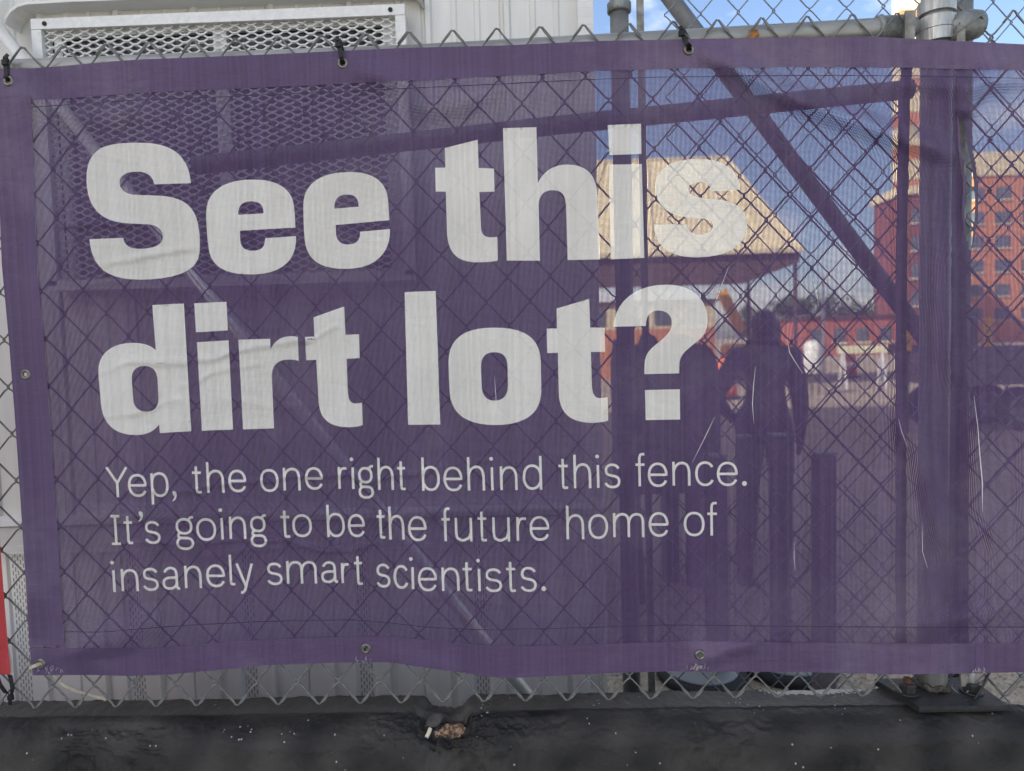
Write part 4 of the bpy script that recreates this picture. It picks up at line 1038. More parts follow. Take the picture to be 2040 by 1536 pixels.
TXT = [
 (A_, 'Y', 85, 268, 207, 452), (A_, 'e', 265, 418, 262, 448), (A_, 'p', 452, 597, 258, 510), (A_, ',', 620, 662, 402, 482), (A_, 't', 778, 870, 200, 420), (A_, 'h', 903, 1045, 165, 415), (A_, 'e', 1080, 1227, 228, 410),
 (A_, 'o', 1338, 1490, 222, 408), (A_, 'n', 1525, 1667, 212, 396), (A_, 'e', 1703, 1850, 207, 390),
 (B_, 'r', 95, 176, 205, 383), (B_, 'i', 205, 229, 208, 383, (210, 143)), (B_, 'g', 258, 390, 190, 463), (B_, 'h', 417, 547, 130, 392), (B_, 't', 567, 653, 160, 393), (B_, 'b', 775, 922, 128, 400), (B_, 'e', 952, 1108, 203, 402), (B_, 'h', 1146, 1288, 125, 397), (B_, 'i', 1336, 1360, 208, 396, (1345, 139)), (B_, 'n', 1412, 1554, 200, 393), (B_, 'd', 1595, 1753, 115, 390),
 (C_, 't', 205, 302, 140, 383), (C_, 'h', 337, 480, 106, 378), (C_, 'i', 524, 549, 188, 375, (532, 120)), (C_, 's', 585, 720, 178, 378), (C_, 'f', 830, 925, 92, 362), (C_, 'e', 940, 1102, 170, 367), (C_, 'n', 1140, 1287, 163, 357), (C_, 'c', 1325, 1480, 160, 360), (C_, 'e', 1502, 1672, 163, 360), (C_, '.', 1706, 1746, 320, 360),
 (A_, 'I', 117, 212, 597, 838), (A_, 't', 222, 312, 603, 832), (A_, "'", 345, 387, 567, 647), (A_, 's', 400, 530, 645, 830), (A_, 'g', 652, 805, 605, 880), (A_, 'o', 820, 982, 622, 805), (A_, 'i', 1017, 1043, 620, 795, (1023, 556)), (A_, 'n', 1087, 1225, 608, 790), (A_, 'g', 1257, 1397, 590, 857), (A_, 't', 1495, 1590, 560, 780), (A_, 'o', 1600, 1760, 590, 775),
 (B_, 'b', 3, 150, 512, 775), (B_, 'e', 175, 315, 588, 775), (B_, 't', 400, 487, 553, 787), (B_, 'h', 507, 633, 527, 795), (B_, 'e', 665, 817, 605, 808), (B_, 'f', 925, 1016, 535, 808), (B_, 'u', 1045, 1187, 618, 810), (B_, 't', 1220, 1313, 568, 810), (B_, 'u', 1350, 1493, 615, 811), (B_, 'r', 1545, 1636, 612, 805), (B_, 'e', 1652, 1814, 605, 805),
 (C_, 'h', 277, 423, 520, 793), (C_, 'o', 457, 618, 590, 790), (C_, 'm', 658, 912, 580, 776), (C_, 'e', 948, 1110, 573, 772), (C_, 'o', 1233, 1402, 570, 768), (C_, 'f', 1415, 1512, 490, 763),
 (A_, 'i', 138, 165, 1045, 1222, (144, 983)), (A_, 'n', 209, 350, 1035, 1215), (A_, 's', 383, 515, 1025, 1212), (A_, 'a', 543, 695, 1017, 1203), (A_, 'n', 724, 864, 1008, 1190), (A_, 'e', 900, 1055, 998, 1182), (A_, 'l', 1087, 1143, 918, 1167), (A_, 'y', 1143, 1287, 990, 1235), (A_, 's', 1393, 1522, 983, 1165), (A_, 'm', 1554, 1800, 970, 1153), (A_, 'a', 1833, 1980, 972, 1148),
 (B_, 'r', 120, 195, 985, 1150), (B_, 't', 217, 303, 932, 1163), (B_, 's', 405, 522, 992, 1185), (B_, 'c', 547, 668, 1003, 1195), (B_, 'i', 688, 718, 1020, 1198, (693, 953)), (B_, 'e', 745, 900, 1020, 1215), (B_, 'n', 938, 1082, 1023, 1213), (B_, 't', 1098, 1195, 980, 1215), (B_, 'i', 1230, 1257, 1033, 1215, (1238, 966)), (B_, 's', 1290, 1430, 1030, 1222), (B_, 't', 1452, 1548, 978, 1220), (B_, 's', 1577, 1712, 1018, 1220), (B_, '.', 1748, 1788, 1176, 1214),
]
def open_path(d):
    return parse(d + ' Z')[0]
def disc(cx, cy, r, n=16):
    return np.array([(cx + r * math.cos(2 * math.pi * k / n), cy + r * math.sin(2 * math.pi * k / n)) for k in range(n)])
for it in TXT:
    (ox, oy), ch, x0, x1, y0, y1 = it[:6]
    S_ = 4.08
    px_ = ox + (x0 + x1) / 2 / S_; lean = 0.028 - 4.1e-5 * (px_ - 1020)
    ym = (y0 + y1) / 2
    def tp(u, v): # zoom coords -> picture px with lean
        return np.array([ox + (u - lean * (ym - v) ) / S_, oy + v / S_])
    mb = MB(); hw = 10.5
    if ch == '.':
        loops = [np.array([tp(*q) for q in disc((x0 + x1) / 2, (y0 + y1) / 2, (x1 - x0) / 2)])]
        mb = letter(loops, 0.0020)
    elif ch in ",'":
        w_, h_ = x1 - x0, y1 - y0
        poly = np.array([(.30, .0), (.62, -.02), (.95, .12), (1.0, .34), (.92, .62), (.66, .88), (.30, 1.02), (.02, .98), (.38, .78), (.55, .55), (.42, .48), (.26, .34), (.18, .14)])
        mb = letter([np.array([tp(x0 + a * w_, y0 + b * h_) for a, b in poly])], 0.0020)
    else:
        bx0, bx1, by0, by1 = x0 + hw, x1 - hw, y0, y1
        if ch in 'eosacg': by0 += hw * .9; by1 -= hw * .9
        elif ch in 'nmrtfhbdup': 
            by0 += hw * .0; by1 -= 0
        for k, d in enumerate(GL[ch]):
            q = open_path(d)
            stem = ch in 'nmrhbdupiYlytf' 
            vv = q.copy()
            P2 = []
            for u, v in q:
                X_ = bx0 + u * (bx1 - bx0) if ch != 'i' else (x0 + x1) / 2
                vin = hw * .9 if (ch in 'nmrhbdpulyft' ) else 0.0
                # round parts stay inside the box, stems run the full height
                Y_ = by0 + v * (by1 - by0)
                if ch in 'nmr' and k > 0: Y_ = by0 + hw * .9 * (1 - v) + v * (by1 - by0)
                if ch == 'I' and k > 0: Y_ += hw * .8 * (1 if v == 0 else -1)
                if ch in 'tul' and v > 0.9 and not (ch == 'u' and k == 1): Y_ -= hw * .9
                if ch in 'bd' and k > 0 and v > 0.8: Y_ -= hw * .9
                if ch in 'f' and k == 0 and v < 0.1: Y_ += hw * .9
                if ch == 'y' and k == 1 and v > .9: Y_ -= hw * .9
                P2.append(tp(X_, Y_))
            if ch == 'e':  # bar slightly above the middle
                pass
            P2 = [tuple(z) for z in P2]
            V, Fc = line_strip(P2, 2 * hw / S_, 0.0017 + 0.0003 * k, 3.0)
            mb.add(V, Fc)
        if len(it) > 6:
            m2 = letter([np.array([tp(*q) for q in disc(it[6][0] , it[6][1], 15.5)])], 0.0020)
            mb.add(m2.v, m2.f)
    part(ban, 'letter', mb, M['mesh_white'], True)

# ------------------------------------------------------------------ ties
def ziptie(name, loop, head, tail, label):
    base = loop[0]
    r_ = thing(name, label, 'zip tie', tuple(np.array(base)))
    part(r_, 'strap', MB().strap([tuple(p) for p in loop], 0.0075, 0.0016, (1, 0, 0.2)), M['black_plastic'])
    h_ = np.array(head)
    part(r_, 'head', MB().bbox(tuple(h_), (0.011, 0.007, 0.010), 0.0015), M['black_plastic'])
    if tail: part(r_, 'tail', MB().strap([tuple(p) for p in tail], 0.0065, 0.0014, (1, 0, 0.2)), M['black_plastic'])
    return r_
def tie_at(gx_, gy_, topx, topy, label, tail):
    g0 = cloth_pts(np.array(gx_), np.array(gy_), 0.002)
    lp = [P(gx_ + 4, gy_ - 6, 0.004), g0 + np.array([0.001, 0.004, -0.001]), g0 + np.array([0, -0.004, 0.002]),
          P(gx_ * .7 + topx * .3, gy_ * .7 + topy * .3, YBAN - 0.012), P(gx_ * .3 + topx * .7, gy_ * .3 + topy * .7, YBAN - 0.012), P(topx, topy, YBAN - 0.008),
          P(topx + 1, topy - 10, YBAN + 0.004), P(topx + 4, topy - 4, 0.006), P(gx_ + 4, gy_ - 6, 0.004)]
    hd = P(topx, topy, YBAN - 0.010)
    tl = [P(topx, topy - 2, YBAN - 0.010), P(topx - 1, topy - 8, YBAN - 0.013), P(topx + tail[0], topy + tail[1], YBAN - 0.012)]
    return ziptie('zip_tie', lp, hd, tl, label)
tie_at(682, 124, 674, 88, 'black zip tie holding the banner in front of the window guard', (-2, -16))
tie_at(1373, 96, 1358, 66, 'black zip tie holding the banner below the slanted brace pipe', (-3, -14))
tie_at(14, 158, 10, 124, 'black zip tie at the banner corner beside the bright slanted pole', (6, -16))
# red banner next door, its zip tie and a ribbon
rb = thing('banner', 'red mesh banner edge hanging beside the purple banner', 'banner', (-1.15, YBAN - .004, float(P(0, 1344, YBAN)[2])))
xs2 = np.linspace(0, 1, 24); V = []; Fc = []
edge = [(200, -46), (900, -9), (1080, 0), (1200, 9), (1300, 17), (1344, 21)]
rows = np.linspace(240, 1344, 90)
for yy in rows:
    xe = np.interp(yy, [e[0] for e in edge], [e[1] for e in edge])
    for t_ in xs2:
        X_ = xe - (1 - t_) * 420
        V.append(P(X_, yy, YBAN - 0.004 - 0.004 * math.sin(X_ / 37) * math.sin(yy / 90) - .002))
n_ = len(xs2)
Fc = [(i * n_ + j, i * n_ + j + 1, (i + 1) * n_ + j + 1, (i + 1) * n_ + j) for i in range(len(rows) - 1) for j in range(n_ - 1)]
part(rb, 'mesh_sheet', MB().add(V, Fc), M['mesh_red'], True)
ww = [P(x, y, YBAN - .001) for x, y in ((9, 1262), (14, 1290), (20, 1318), (22, 1344))]
part(rb, 'lining', MB().strap([tuple(p) for p in ww], 0.006, 0.0006, (1, 0, 0)), M['white_plastic'])
lp = [P(16, 1334, .004), P(21, 1350, -.008), P(25, 1372, -.010), P(22, 1388, -.006), P(10, 1378, -.010), P(0, 1364, -.012), P(-8, 1340, -.008)]
zt = ziptie('zip_tie', lp, P(21, 1389, -.010), [P(20, 1391, -.008), P(20, 1404, -.006)], 'black zip tie looped round the fence wire below the red banner')
rc = [P(79, 1322, YBAN - .008), P(73, 1325, YBAN - .012), P(66, 1328, YBAN - .010), P(59, 1331, -.006), P(57, 1334, 0.001), P(61, 1330, .006), P(75, 1325, .006)]
rib = thing('ribbon', 'frayed ivory ribbon tied through the lower banner grommet', 'ribbon', tuple(rc[4]))
part(rib, 'knot', MB().strap([tuple(p) for p in rc], 0.0065, 0.002, (0, 0.2, 1)), M['cord'])
tl = [P(75, 1325, .006), P(100, 1338, .007), P(112, 1352, .008), P(128, 1366, .006), P(150, 1376, .012), P(180, 1384, .016), P(212, 1394, .02)]
part(rib, 'tail', MB().strap([tuple(p) for p in tl], 0.0055, 0.0012, (0.3, 0.3, 1)), M['cord'])

# ------------------------------------------------------------------ things standing on the lot
GZ = lambda px, py, Y: float(P(px, py, Y)[2])
# dark posts in the shade
def delineator(px_, py_, wpx, Y_, lab, base=None):
    x = float(P(px_, 1080, Y_)[0]); z = GZ(px_, py_, Y_); w_ = wpx / F_PX * (Y_ + 1.33)
    pp = thing('delineator_post', lab, 'post', (x, Y_, 0), 'dark posts stored on the gravel')
    z0_ = 0.0
    if base:
        xb_ = float(P(base[0], 1350, Y_)[0]); rb_, hb_ = base[1:]
        b_ = part(pp, 'base', MB().lathe([(rb_ * .97, 0), (rb_, .008), (rb_, hb_ * .7), (rb_ * .94, hb_), (rb_ * .78, hb_)], (xb_, Y_, 0), 'Z', 40), M['tyre'], True)
        part(b_, 'top_disc', MB().lathe([(rb_ * .80, hb_ + .0005), (rb_ * .79, hb_ + .006), (rb_ * .70, hb_ + .010), (.01, hb_ + .012)], (xb_, Y_, 0), 'Z', 40), M['rim'], True)
        z0_ = hb_ + .011
    part(pp, 'shaft', MB().bbox((x, Y_, (z + z0_) / 2 - .004), (w_, w_, z - z0_ - .008), 0.006), M['post_dark'])
    part(pp, 'cap', MB().bbox((x, Y_, z), (w_ + .006, w_ + .006, 0.010), 0.003), M['rim'])
delineator(1336, 880, 30, 3.1, 'slim dark post with a pale cap behind the wide equipment panel')
delineator(1384, 872, 30, 3.0, 'dark square post behind the edge of the wide equipment panel')
delineator(1427, 906, 38, 1.80, 'dark square post on a round grey topped base beside the wide panel', (1398, .20, .036))
delineator(1484, 868, 27, 3.0, 'thin dark post in front of the standing person')
delineator(1553, 866, 33, 1.86, 'dark square post on a thick black rimmed round base', (1570, .215, .046))
delineator(1641, 901, 37, 1.5, 'separate dark square post without a base on open gravel')
def wheel(root, c, r, w_, name='wheel', k=.62):
    mb_ = MB(); prof = [(r * k, -w_ / 2), (r * (k * .3 + .7), -w_ / 2), (r, -w_ * .32), (r, w_ * .32), (r * (k * .3 + .7), w_ / 2), (r * k, w_ / 2)]
    mb_.lathe(prof, c, 'Y', 36); t_ = part(root, name, mb_, M['tyre'], True)
    mb_ = MB().lathe([(r * (k + .02), -w_ / 2 - .006), (r * (k - .04), -w_ / 2 - .012), (r * .16, -w_ / 2 + .004), (r * .14, -w_ / 2 - .02), (0.004, -w_ / 2 - .022)], c, 'Y', 36)
    part(t_, 'rim', mb_, M['rim'], True)
def stand(Y_, xl, xr, ytop, lab, shape):
    x0, x1 = float(P(xl, 900, Y_)[0]), float(P(xr, 900, Y_)[0]); zt_ = GZ((xl + xr) / 2, ytop, Y_); w_ = x1 - x0
    c_ = thing('equipment_stand', lab, 'stand', ((x0 + x1) / 2, Y_, 0))
    for t_ in (.2, .8):
        part(c_, 'leg', MB().tube([(x0 + w_ * t_, Y_ - .2, 0), (x0 + w_ * t_, Y_, .75)], .02, 8), M['dark_paint'], True)
        part(c_, 'leg', MB().tube([(x0 + w_ * t_, Y_ + .32, 0), (x0 + w_ * t_, Y_ + .1, .75)], .02, 8), M['dark_paint'], True)
    poly = [(x0 + w_ * a, 0.60 + (zt_ - 0.60) * b) for a, b in shape]
    part(c_, 'back_panel', MB().prism(poly, Y_ - .03, Y_ + .12), M['dark_paint'])
    part(c_, 'cross_bar', MB().tube([(x0 + .02, Y_ + .15, .95), (x1 - .02, Y_ + .15, .95)], .018, 10), M['dark_paint'], True)
stand(2.9, 1224, 1432, 668, 'dark equipment panel on splayed legs beside the trailer corner',
     [(0, 0), (1, 0), (1.01, .50), (1, .76), (.975, .85), (.93, .91), (.86, .94), (.80, .935), (.74, .99), (.62, 1.0), (.55, .955), (.44, .94), (.40, 1.0), (.30, 1.01), (.27, .95), (.18, .94), (.13, 1.0), (.03, .98), (0, .85)])

# a person in dark clothes, seen from behind
def person(Y_, px_, lab):
    x = GX(px_, Y_); H = 1.69
    root = thing('person', lab, 'person', (x, Y_, 0))
    J = {}; E = []; R_ = {}
    def j_(n, p, r, parent=None):
        J[n] = len(J); R_[n] = r; pts_.append((x + p[0], Y_ + p[1], p[2]))
        if parent: E.append((J[parent], J[n]))
    pts_ = []
    j_('pelvis', (0, 0, .93), (.178, .130)); j_('waist', (.005, .0, 1.08), (.172, .125), 'pelvis'); j_('chest', (.005, -.005, 1.26), (.185, .13), 'waist')
    j_('upper', (.005, -.005, 1.37), (.165, .11), 'chest'); j_('neck', (.005, .01, 1.45), (.058, .058), 'upper'); j_('skull', (.008, .02, 1.53), (.074, .085), 'neck'); j_('crown', (.008, .015, 1.615), (.070, .085), 'skull')
    for s_, nm in ((-1, 'L'), (1, 'R')):
        j_('hip' + nm, (s_ * .095, 0, .87), (.112, .118), 'pelvis'); j_('knee' + nm, (s_ * .115, .012, .48), (.078, .080), 'hip' + nm); j_('ankle' + nm, (s_ * .125, -.015, .10), (.058, .060), 'knee' + nm)
        j_('heel' + nm, (s_ * .126, -.02, .045), (.042, .042), 'ankle' + nm); j_('toe' + nm, (s_ * .145, .17, .032), (.042, .030), 'heel' + nm)
        j_('shoulder' + nm, (s_ * .185, 0, 1.385), (.080, .078), 'upper')
        if s_ < 0:
            el, wr, pm = (s_ * .345, -.05, 1.12), (s_ * .235, .03, .985), (s_ * .195, .07, .965)
        else:
            el, wr, pm = (s_ * .235, -.02, 1.08), (s_ * .26, .05, .84), (s_ * .262, .065, .775)
        j_('elbow' + nm, el, (.064, .062), 'shoulder' + nm); j_('wrist' + nm, wr, (.040, .038), 'elbow' + nm); j_('palm' + nm, pm, (.034, .020), 'wrist' + nm)
        d_ = (Vector(pm) - Vector(wr)).normalized(); sd_ = d_.cross(Vector((0, 1, 0) if s_ < 0 else (1, 0, 0))).normalized()
        for f_ in range(4):
            o_ = sd_ * (f_ - 1.5) * .017; L_ = (.055, .064, .060, .046)[f_]
            k1 = Vector(pm) + d_ * .028 + o_; k2 = k1 + d_ * L_ * .55 + Vector((0, .006, 0)); k3 = k2 + d_ * L_ * .45 + Vector((0, .014, -.004))
            j_(f'f{f_}a' + nm, tuple(k1), (.0090, .0090), 'palm' + nm); j_(f'f{f_}b' + nm, tuple(k2), (.0085, .0085), f'f{f_}a' + nm); j_(f'f{f_}c' + nm, tuple(k3), (.0075, .0075), f'f{f_}b' + nm)
        t1 = Vector(wr) * .4 + Vector(pm) * .6 - sd_ * .030; t2 = t1 + d_ * .035 - sd_ * .012
        j_('tha' + nm, tuple(t1), (.0105, .0105), 'palm' + nm); j_('thb' + nm, tuple(t2), (.0085, .0085), 'tha' + nm)
    me_ = bpy.data.meshes.new('body'); oo = Vector((x, Y_, 0)); me_.from_pydata([tuple(Vector(p) - oo) for p in pts_], E, [])
    b_ = link('body', me_, M['clothes'], root)
    sm = b_.modifiers.new('skin', 'SKIN'); sm.use_smooth_shade = True
    sv = me_.skin_vertices[0] if me_.skin_vertices else None
    if sv is None:
        bm_ = __import__('bmesh').new(); bm_.from_mesh(me_); bm_.verts.layers.skin.verify(); bm_.to_mesh(me_); bm_.free(); sv = me_.skin_vertices[0]
    for n, k in J.items():
        sv.data[k].radius = R_[n]; sv.data[k].use_root = (n == 'pelvis')
    ss = b_.modifiers.new('subdivision', 'SUBSURF'); ss.levels = 2; ss.render_levels = 2
    # head: hair over the back, ears
    hd = MB(); hc = (x + .008, Y_ + .02, 1.585)
    V = []; Fc = []; nu, nv = 18, 11
    for a in range(nv):
        th = math.pi * (.02 + .74 * a / (nv - 1))
        for k in range(nu):
            ph = 2 * math.pi * k / nu; cut = 1.0 if math.sin(ph) < .35 else .62
            t2_ = min(th, math.pi * .74 * cut)
            rr = 1 + .03 * math.sin(ph * 7 + a)
            V.append((hc[0] + .084 * rr * math.sin(t2_) * math.cos(ph), hc[1] - .012 + .104 * rr * math.sin(t2_) * math.sin(ph), hc[2] + .112 * rr * math.cos(t2_)))
    for a in range(nv - 1):
        for k in range(nu): Fc.append((a * nu + k, a * nu + (k + 1) % nu, (a + 1) * nu + (k + 1) % nu, (a + 1) * nu + k))
    part(root, 'hair', MB().add(V, Fc), M['hair'], True)
    for s_ in (-1, 1):
        part(root, 'ear', MB().lathe([(.004, -.006), (.020, -.003), (.026, .002), (.016, .005)], (hc[0] + s_ * .086, hc[1] + .005, hc[2] - .03), 'X', 12), M['skin'], True)
M['clothes'] = simple('dark_work_clothes', (0.085, 0.072, 0.088), 0.8, 0, 0.5, 9, 0.3, 60)
M['hair'] = simple('dark_hair', (0.020, 0.015, 0.012), 0.6, 0, 0.4, 60)
M['skin'] = simple('skin', (0.42, 0.26, 0.19), 0.55, 0, 0.08, 20)
person(3.55, 1522, 'person in dark work clothes standing behind the fence with one hand on the hip')

# canopy on posts
YC = 19.0
def pp3(x, y, Y): return tuple(float(q) for q in P(x, y, Y))
cx0, cx1 = float(P(1000, 600, YC)[0]), float(P(1597, 600, YC)[0])
ze = GZ(1560, 498, YC); zr = GZ(1330, 318, YC + 2.4)
can = thing('canopy', 'cream roofed open canopy on thin dark posts out on the lot', 'canopy', ((cx0 + cx1) / 2, YC + 2.4, 0))
yb0, yb1 = YC, YC + 4.8
xr1 = float(P(1448, 318, YC + 2.4)[0])
V = [(cx0, yb0, ze), (cx1, yb0, ze), (cx1, yb1, ze), (cx0, yb1, ze), (cx0 + 2, YC + 2.4, zr), (xr1, YC + 2.4, zr)]
cr_ = part(can, 'roof', MB().add(V, [(0, 1, 5, 4), (1, 2, 5), (2, 3, 4, 5), (3, 0, 4)]), M['canvas'])
for t_ in np.linspace(.12, .9, 7):
    a_ = Vector(V[0]).lerp(Vector(V[1]), t_); b_ = Vector(V[4]).lerp(Vector(V[5]), t_)
    part(cr_, 'roof_seam', MB().tube([a_ + Vector((0, -.01, .015)), b_ + Vector((0, -.01, .015))], .035, 6), M['canvas'])
part(cr_, 'ridge_cap', MB().tube([Vector(V[4]), Vector(V[5]), Vector(V[1])], .06, 6), M['stone_cream'])
part(cr_, 'gutter', MB().box(((cx0 + cx1) / 2, yb0 - .06, ze - .02), (cx1 - cx0 + .1, .12, .12)), M['stone_cream'])
mb = MB(); mb.prism([(cx0 + .02, ze - .9), (cx1 - 1.6, ze - .9), (cx1 - .05, ze - .35), (cx1 - .02, ze - .02), (cx0 + .02, ze - .02)], yb0 + .04, yb0 + .16); part(can, 'fascia_shade', mb, M['brown'])  # dark board, also standing in for the shaded underside of the roof
mb = MB(); mb.box(((cx0 + cx1) / 2, YC + 2.4, ze - .10), (cx1 - cx0 - .1, 4.5, .1)); part(can, 'ceiling', mb, M['brown'])
for x, y in ((cx0 + .2, yb0 + .25), (cx1 - .08, yb0 + .25), (cx0 + .2, yb1 - .2), (cx1 - .08, yb1 - .2)):
    part(can, 'post', MB().box((x, y, (ze - .16) / 2), (.09, .09, ze - .16)), M['brown'])
# low cream wall with orange base behind the canopy
xa, xb = float(P(1150, 640, 27)[0]), float(P(1424, 640, 27)[0])
lw_ = thing('site_shed', 'low cream site shed under the canopy with orange lower panels', 'shed', ((xa + xb) / 2, 28, 0))
zt1, zt0 = GZ(1300, 604, 27), GZ(1300, 655, 27)
part(lw_, 'wall', MB().box(((xa + xb) / 2, 28, (zt1 + zt0) / 2), (xb - xa, 2, zt1 - zt0)), M['stone_cream'])
part(lw_, 'base_wall', MB().box(((xa + xb) / 2, 28, zt0 / 2 - .003), (xb - xa + .02, 2.02, zt0 - .006)), M['brick_orange'])
for k in range(4):
    x = xa + (xb - xa) * (.14 + .24 * k)
    part(lw_, 'window', MB().box((x, 26.98, (zt1 + zt0) / 2), (.65, .06, .7)), M['pane'])
part(lw_, 'roof', MB().box(((xa + xb) / 2, 28, zt1 + .05), (xb - xa + .3, 2.3, .1)), M['brown'])

# buildings
def windows(root, xs, zs, y, w, h, sill=True, m_=None):
    for x in xs:
        for z in zs:
            f = part(root, 'window', MB().box((x, y, z), (w, .16, h)), m_ or M['pane'])
            if sill: part(f, 'sill', MB().box((x, y - .06, z - h / 2 - .09), (w + .3, .22, .16)), M['stone_cream'])
YW = 93.0
x0, x1 = GX(1908, YW), GX(2240, YW); zt_ = GZ(1990, 303, YW)
ob = thing('brick_building', 'sunlit orange brick building with rows of windows and a cream top', 'building', ((x0 + x1) / 2, YW + 8, 0))
part(ob, 'wall', MB().box(((x0 + x1) / 2, YW + 8, (zt_ - 3) / 2), (x1 - x0, 16, zt_ - 3)), M['brick_orange'])
part(ob, 'parapet', MB().box(((x0 + x1) / 2, YW + 8, zt_ - 1.5), (x1 - x0 + .5, 16.5, 3.0)), M['stone_cream'])
windows(ob, [x0 + 2.2 + 3.4 * k for k in range(5)], [zt_ - 5.2 - 3.1 * k for k in range(6)], YW - .02, 1.9, 1.55)
x2, x3 = GX(1792, YW - 1), GX(1902, YW - 1); zt2 = GZ(1850, -260, YW - 1)
tw_ = thing('tower', 'tall slim cream stone tower with orange brick bands rising behind the fence post', 'tower', ((x2 + x3) / 2, YW, 0))
nb_ = 14; hb = zt2 / nb_
for k in range(nb_):
    part(tw_, 'stone_course', MB().box(((x2 + x3) / 2, YW, k * hb + hb * .30), (x3 - x2, 2, hb * .6 - .02)), M['stone_cream'])
    part(tw_, 'brick_band', MB().box(((x2 + x3) / 2, YW, k * hb + hb * .80), (x3 - x2 - .1, 1.9, hb * .4 - .02)), M['brick_orange'])
    windows(tw_, [(x2 + x3) / 2 + .6], [k * hb + hb * .3], YW - 1.02, 1.4, 1.5, False)
part(tw_, 'cornice', MB().box(((x2 + x3) / 2, YW, zt2 + .3), (x3 - x2 + .8, 2.8, .6)), M['stone_cream'])
YR = 78.0
x0, x1 = GX(1797, YR), GX(1900, YR); zt_ = GZ(1775, 372, YR)
rbd = thing('brick_building', 'dark red brick building with a pale cornice beside the tower', 'building', ((x0 + x1) / 2, YR + 3.2, 0))
part(rbd, 'wall', MB().box(((x0 + x1) / 2, YR + 3.2, (zt_ - .9) / 2), (x1 - x0, 6.4, zt_ - .9)), M['brick_red'])
part(rbd, 'cornice', MB().box(((x0 + x1) / 2, YR + 3.2, zt_ - .45), (x1 - x0 + .6, 7.0, .9)), M['stone_cream'])
windows(rbd, [x0 + 1.5 + 2.6 * k for k in range(3)], [zt_ - 3.2 - 3.0 * k for k in range(4)], YR - .02, 1.1, 1.5)
YL = 52.0
x0, x1 = GX(1598, YL), GX(1792, YL); zt_ = GZ(1690, 634, YL)
lb = thing('brick_building', 'low red brick building with a flat roof below the trees', 'building', ((x0 + x1) / 2, YL + 3, 0))
part(lb, 'wall', MB().box(((x0 + x1) / 2, YL + 3, zt_ / 2), (x1 - x0, 6, zt_)), simple('low_red_brick', (0.36, 0.11, 0.07), .85, 0, .15, 4))  # red brick tone, varied at random
part(lb, 'roof', MB().box(((x0 + x1) / 2, YL + 3, zt_ + .12), (x1 - x0 + .4, 6.4, .22)), M['brown'])
windows(lb, [x0 + 1 + 1.7 * k for k in range(4)], [zt_ * .55], YL - .02, .8, 1.0)

# trees beyond the lot
def tree(px_, pytop, Y_, rad, lab, seed):
    rn = random.Random(seed); x = GX(px_, Y_); h = GZ(px_, pytop, Y_)
    t_ = thing('tree', lab, 'tree', (x, Y_, 0), None)
    mb_ = MB(); mb_.tube([(x, Y_, -.1), (x + .05, Y_, h * .3), (x - .03, Y_, h * .62)], .2, 8, rs=[.22, .16, .08])
    for k in range(6):
        a = k * 1.05 + rn.random(); mb_.tube([(x, Y_, h * (.3 + .05 * k)), (x + math.cos(a) * rad * .6, Y_ + math.sin(a) * rad * .6, h * (.5 + .06 * k))], .05, 5)
    part(t_, 'trunk', mb_, M['bark'], True)
    mb_ = MB(); cl = [(x + rn.uniform(-.65, .65) * rad, Y_ + rn.uniform(-.65, .65) * rad, h * rn.uniform(.45, .92), rad * rn.uniform(.28, .5)) for _ in range(13)]
    for k in range(1500):
        c_ = rn.choice(cl); v = Vector((rn.gauss(0, 1), rn.gauss(0, 1), rn.gauss(0, 1))).normalized() * c_[3] * (.5 + .6 * rn.random())
        p = Vector(c_[:3]) + v; s = rn.uniform(.10, .22); a = Vector((rn.gauss(0, 1), rn.gauss(0, 1), rn.gauss(0, 1))).normalized(); b = a.orthogonal().normalized()
        mb_.add([p + a * s, p + b * s * .55, p - a * s, p - b * s * .55], [(0, 1, 2, 3)])
    part(t_, 'crown', mb_, M['leaf'])
for i, (px_, py_, Y_, r, lab) in enumerate(((1560, 600, 62, 1.9, 'small round tree beside the canopy post'), (1608, 584, 64, 2.2, 'broad green tree between canopy and lamp post'), (1660, 592, 66, 2.1, 'green tree standing over the low red roof'),
                                         (1706, 603, 63, 1.7, 'short tree at the end of the low red building'), (1500, 606, 66, 1.8, 'tree behind the yellow machine boom'))):
    tree(px_, py_, Y_, r, lab, 40 + i)

# yellow machine with a raised boom
YM = 25.0
xm = GX(1500, YM)
mc = thing('boom_lift', 'yellow boom machine with its arm raised under the canopy edge', 'machine', (xm, YM, 0))
part(mc, 'chassis', MB().bbox((xm, YM, .85), (2.0, 1.6, .9), .12), M['yellow'])
part(mc, 'cab', MB().bbox((xm + .45, YM, 1.7), (.8, 1.2, .8), .1), M['dark_paint'])
a, b = P(1437, 580, YM), P(1478, 662, YM)
part(mc, 'boom', MB().strap([tuple(a), tuple(b)], .30, .34, (0, 1, 0)), M['yellow'])
for sx in (-.65, .65):
    for sy in (-.85, .85): wheel(mc, (xm + sx, YM + sy, .42), .42, .28)
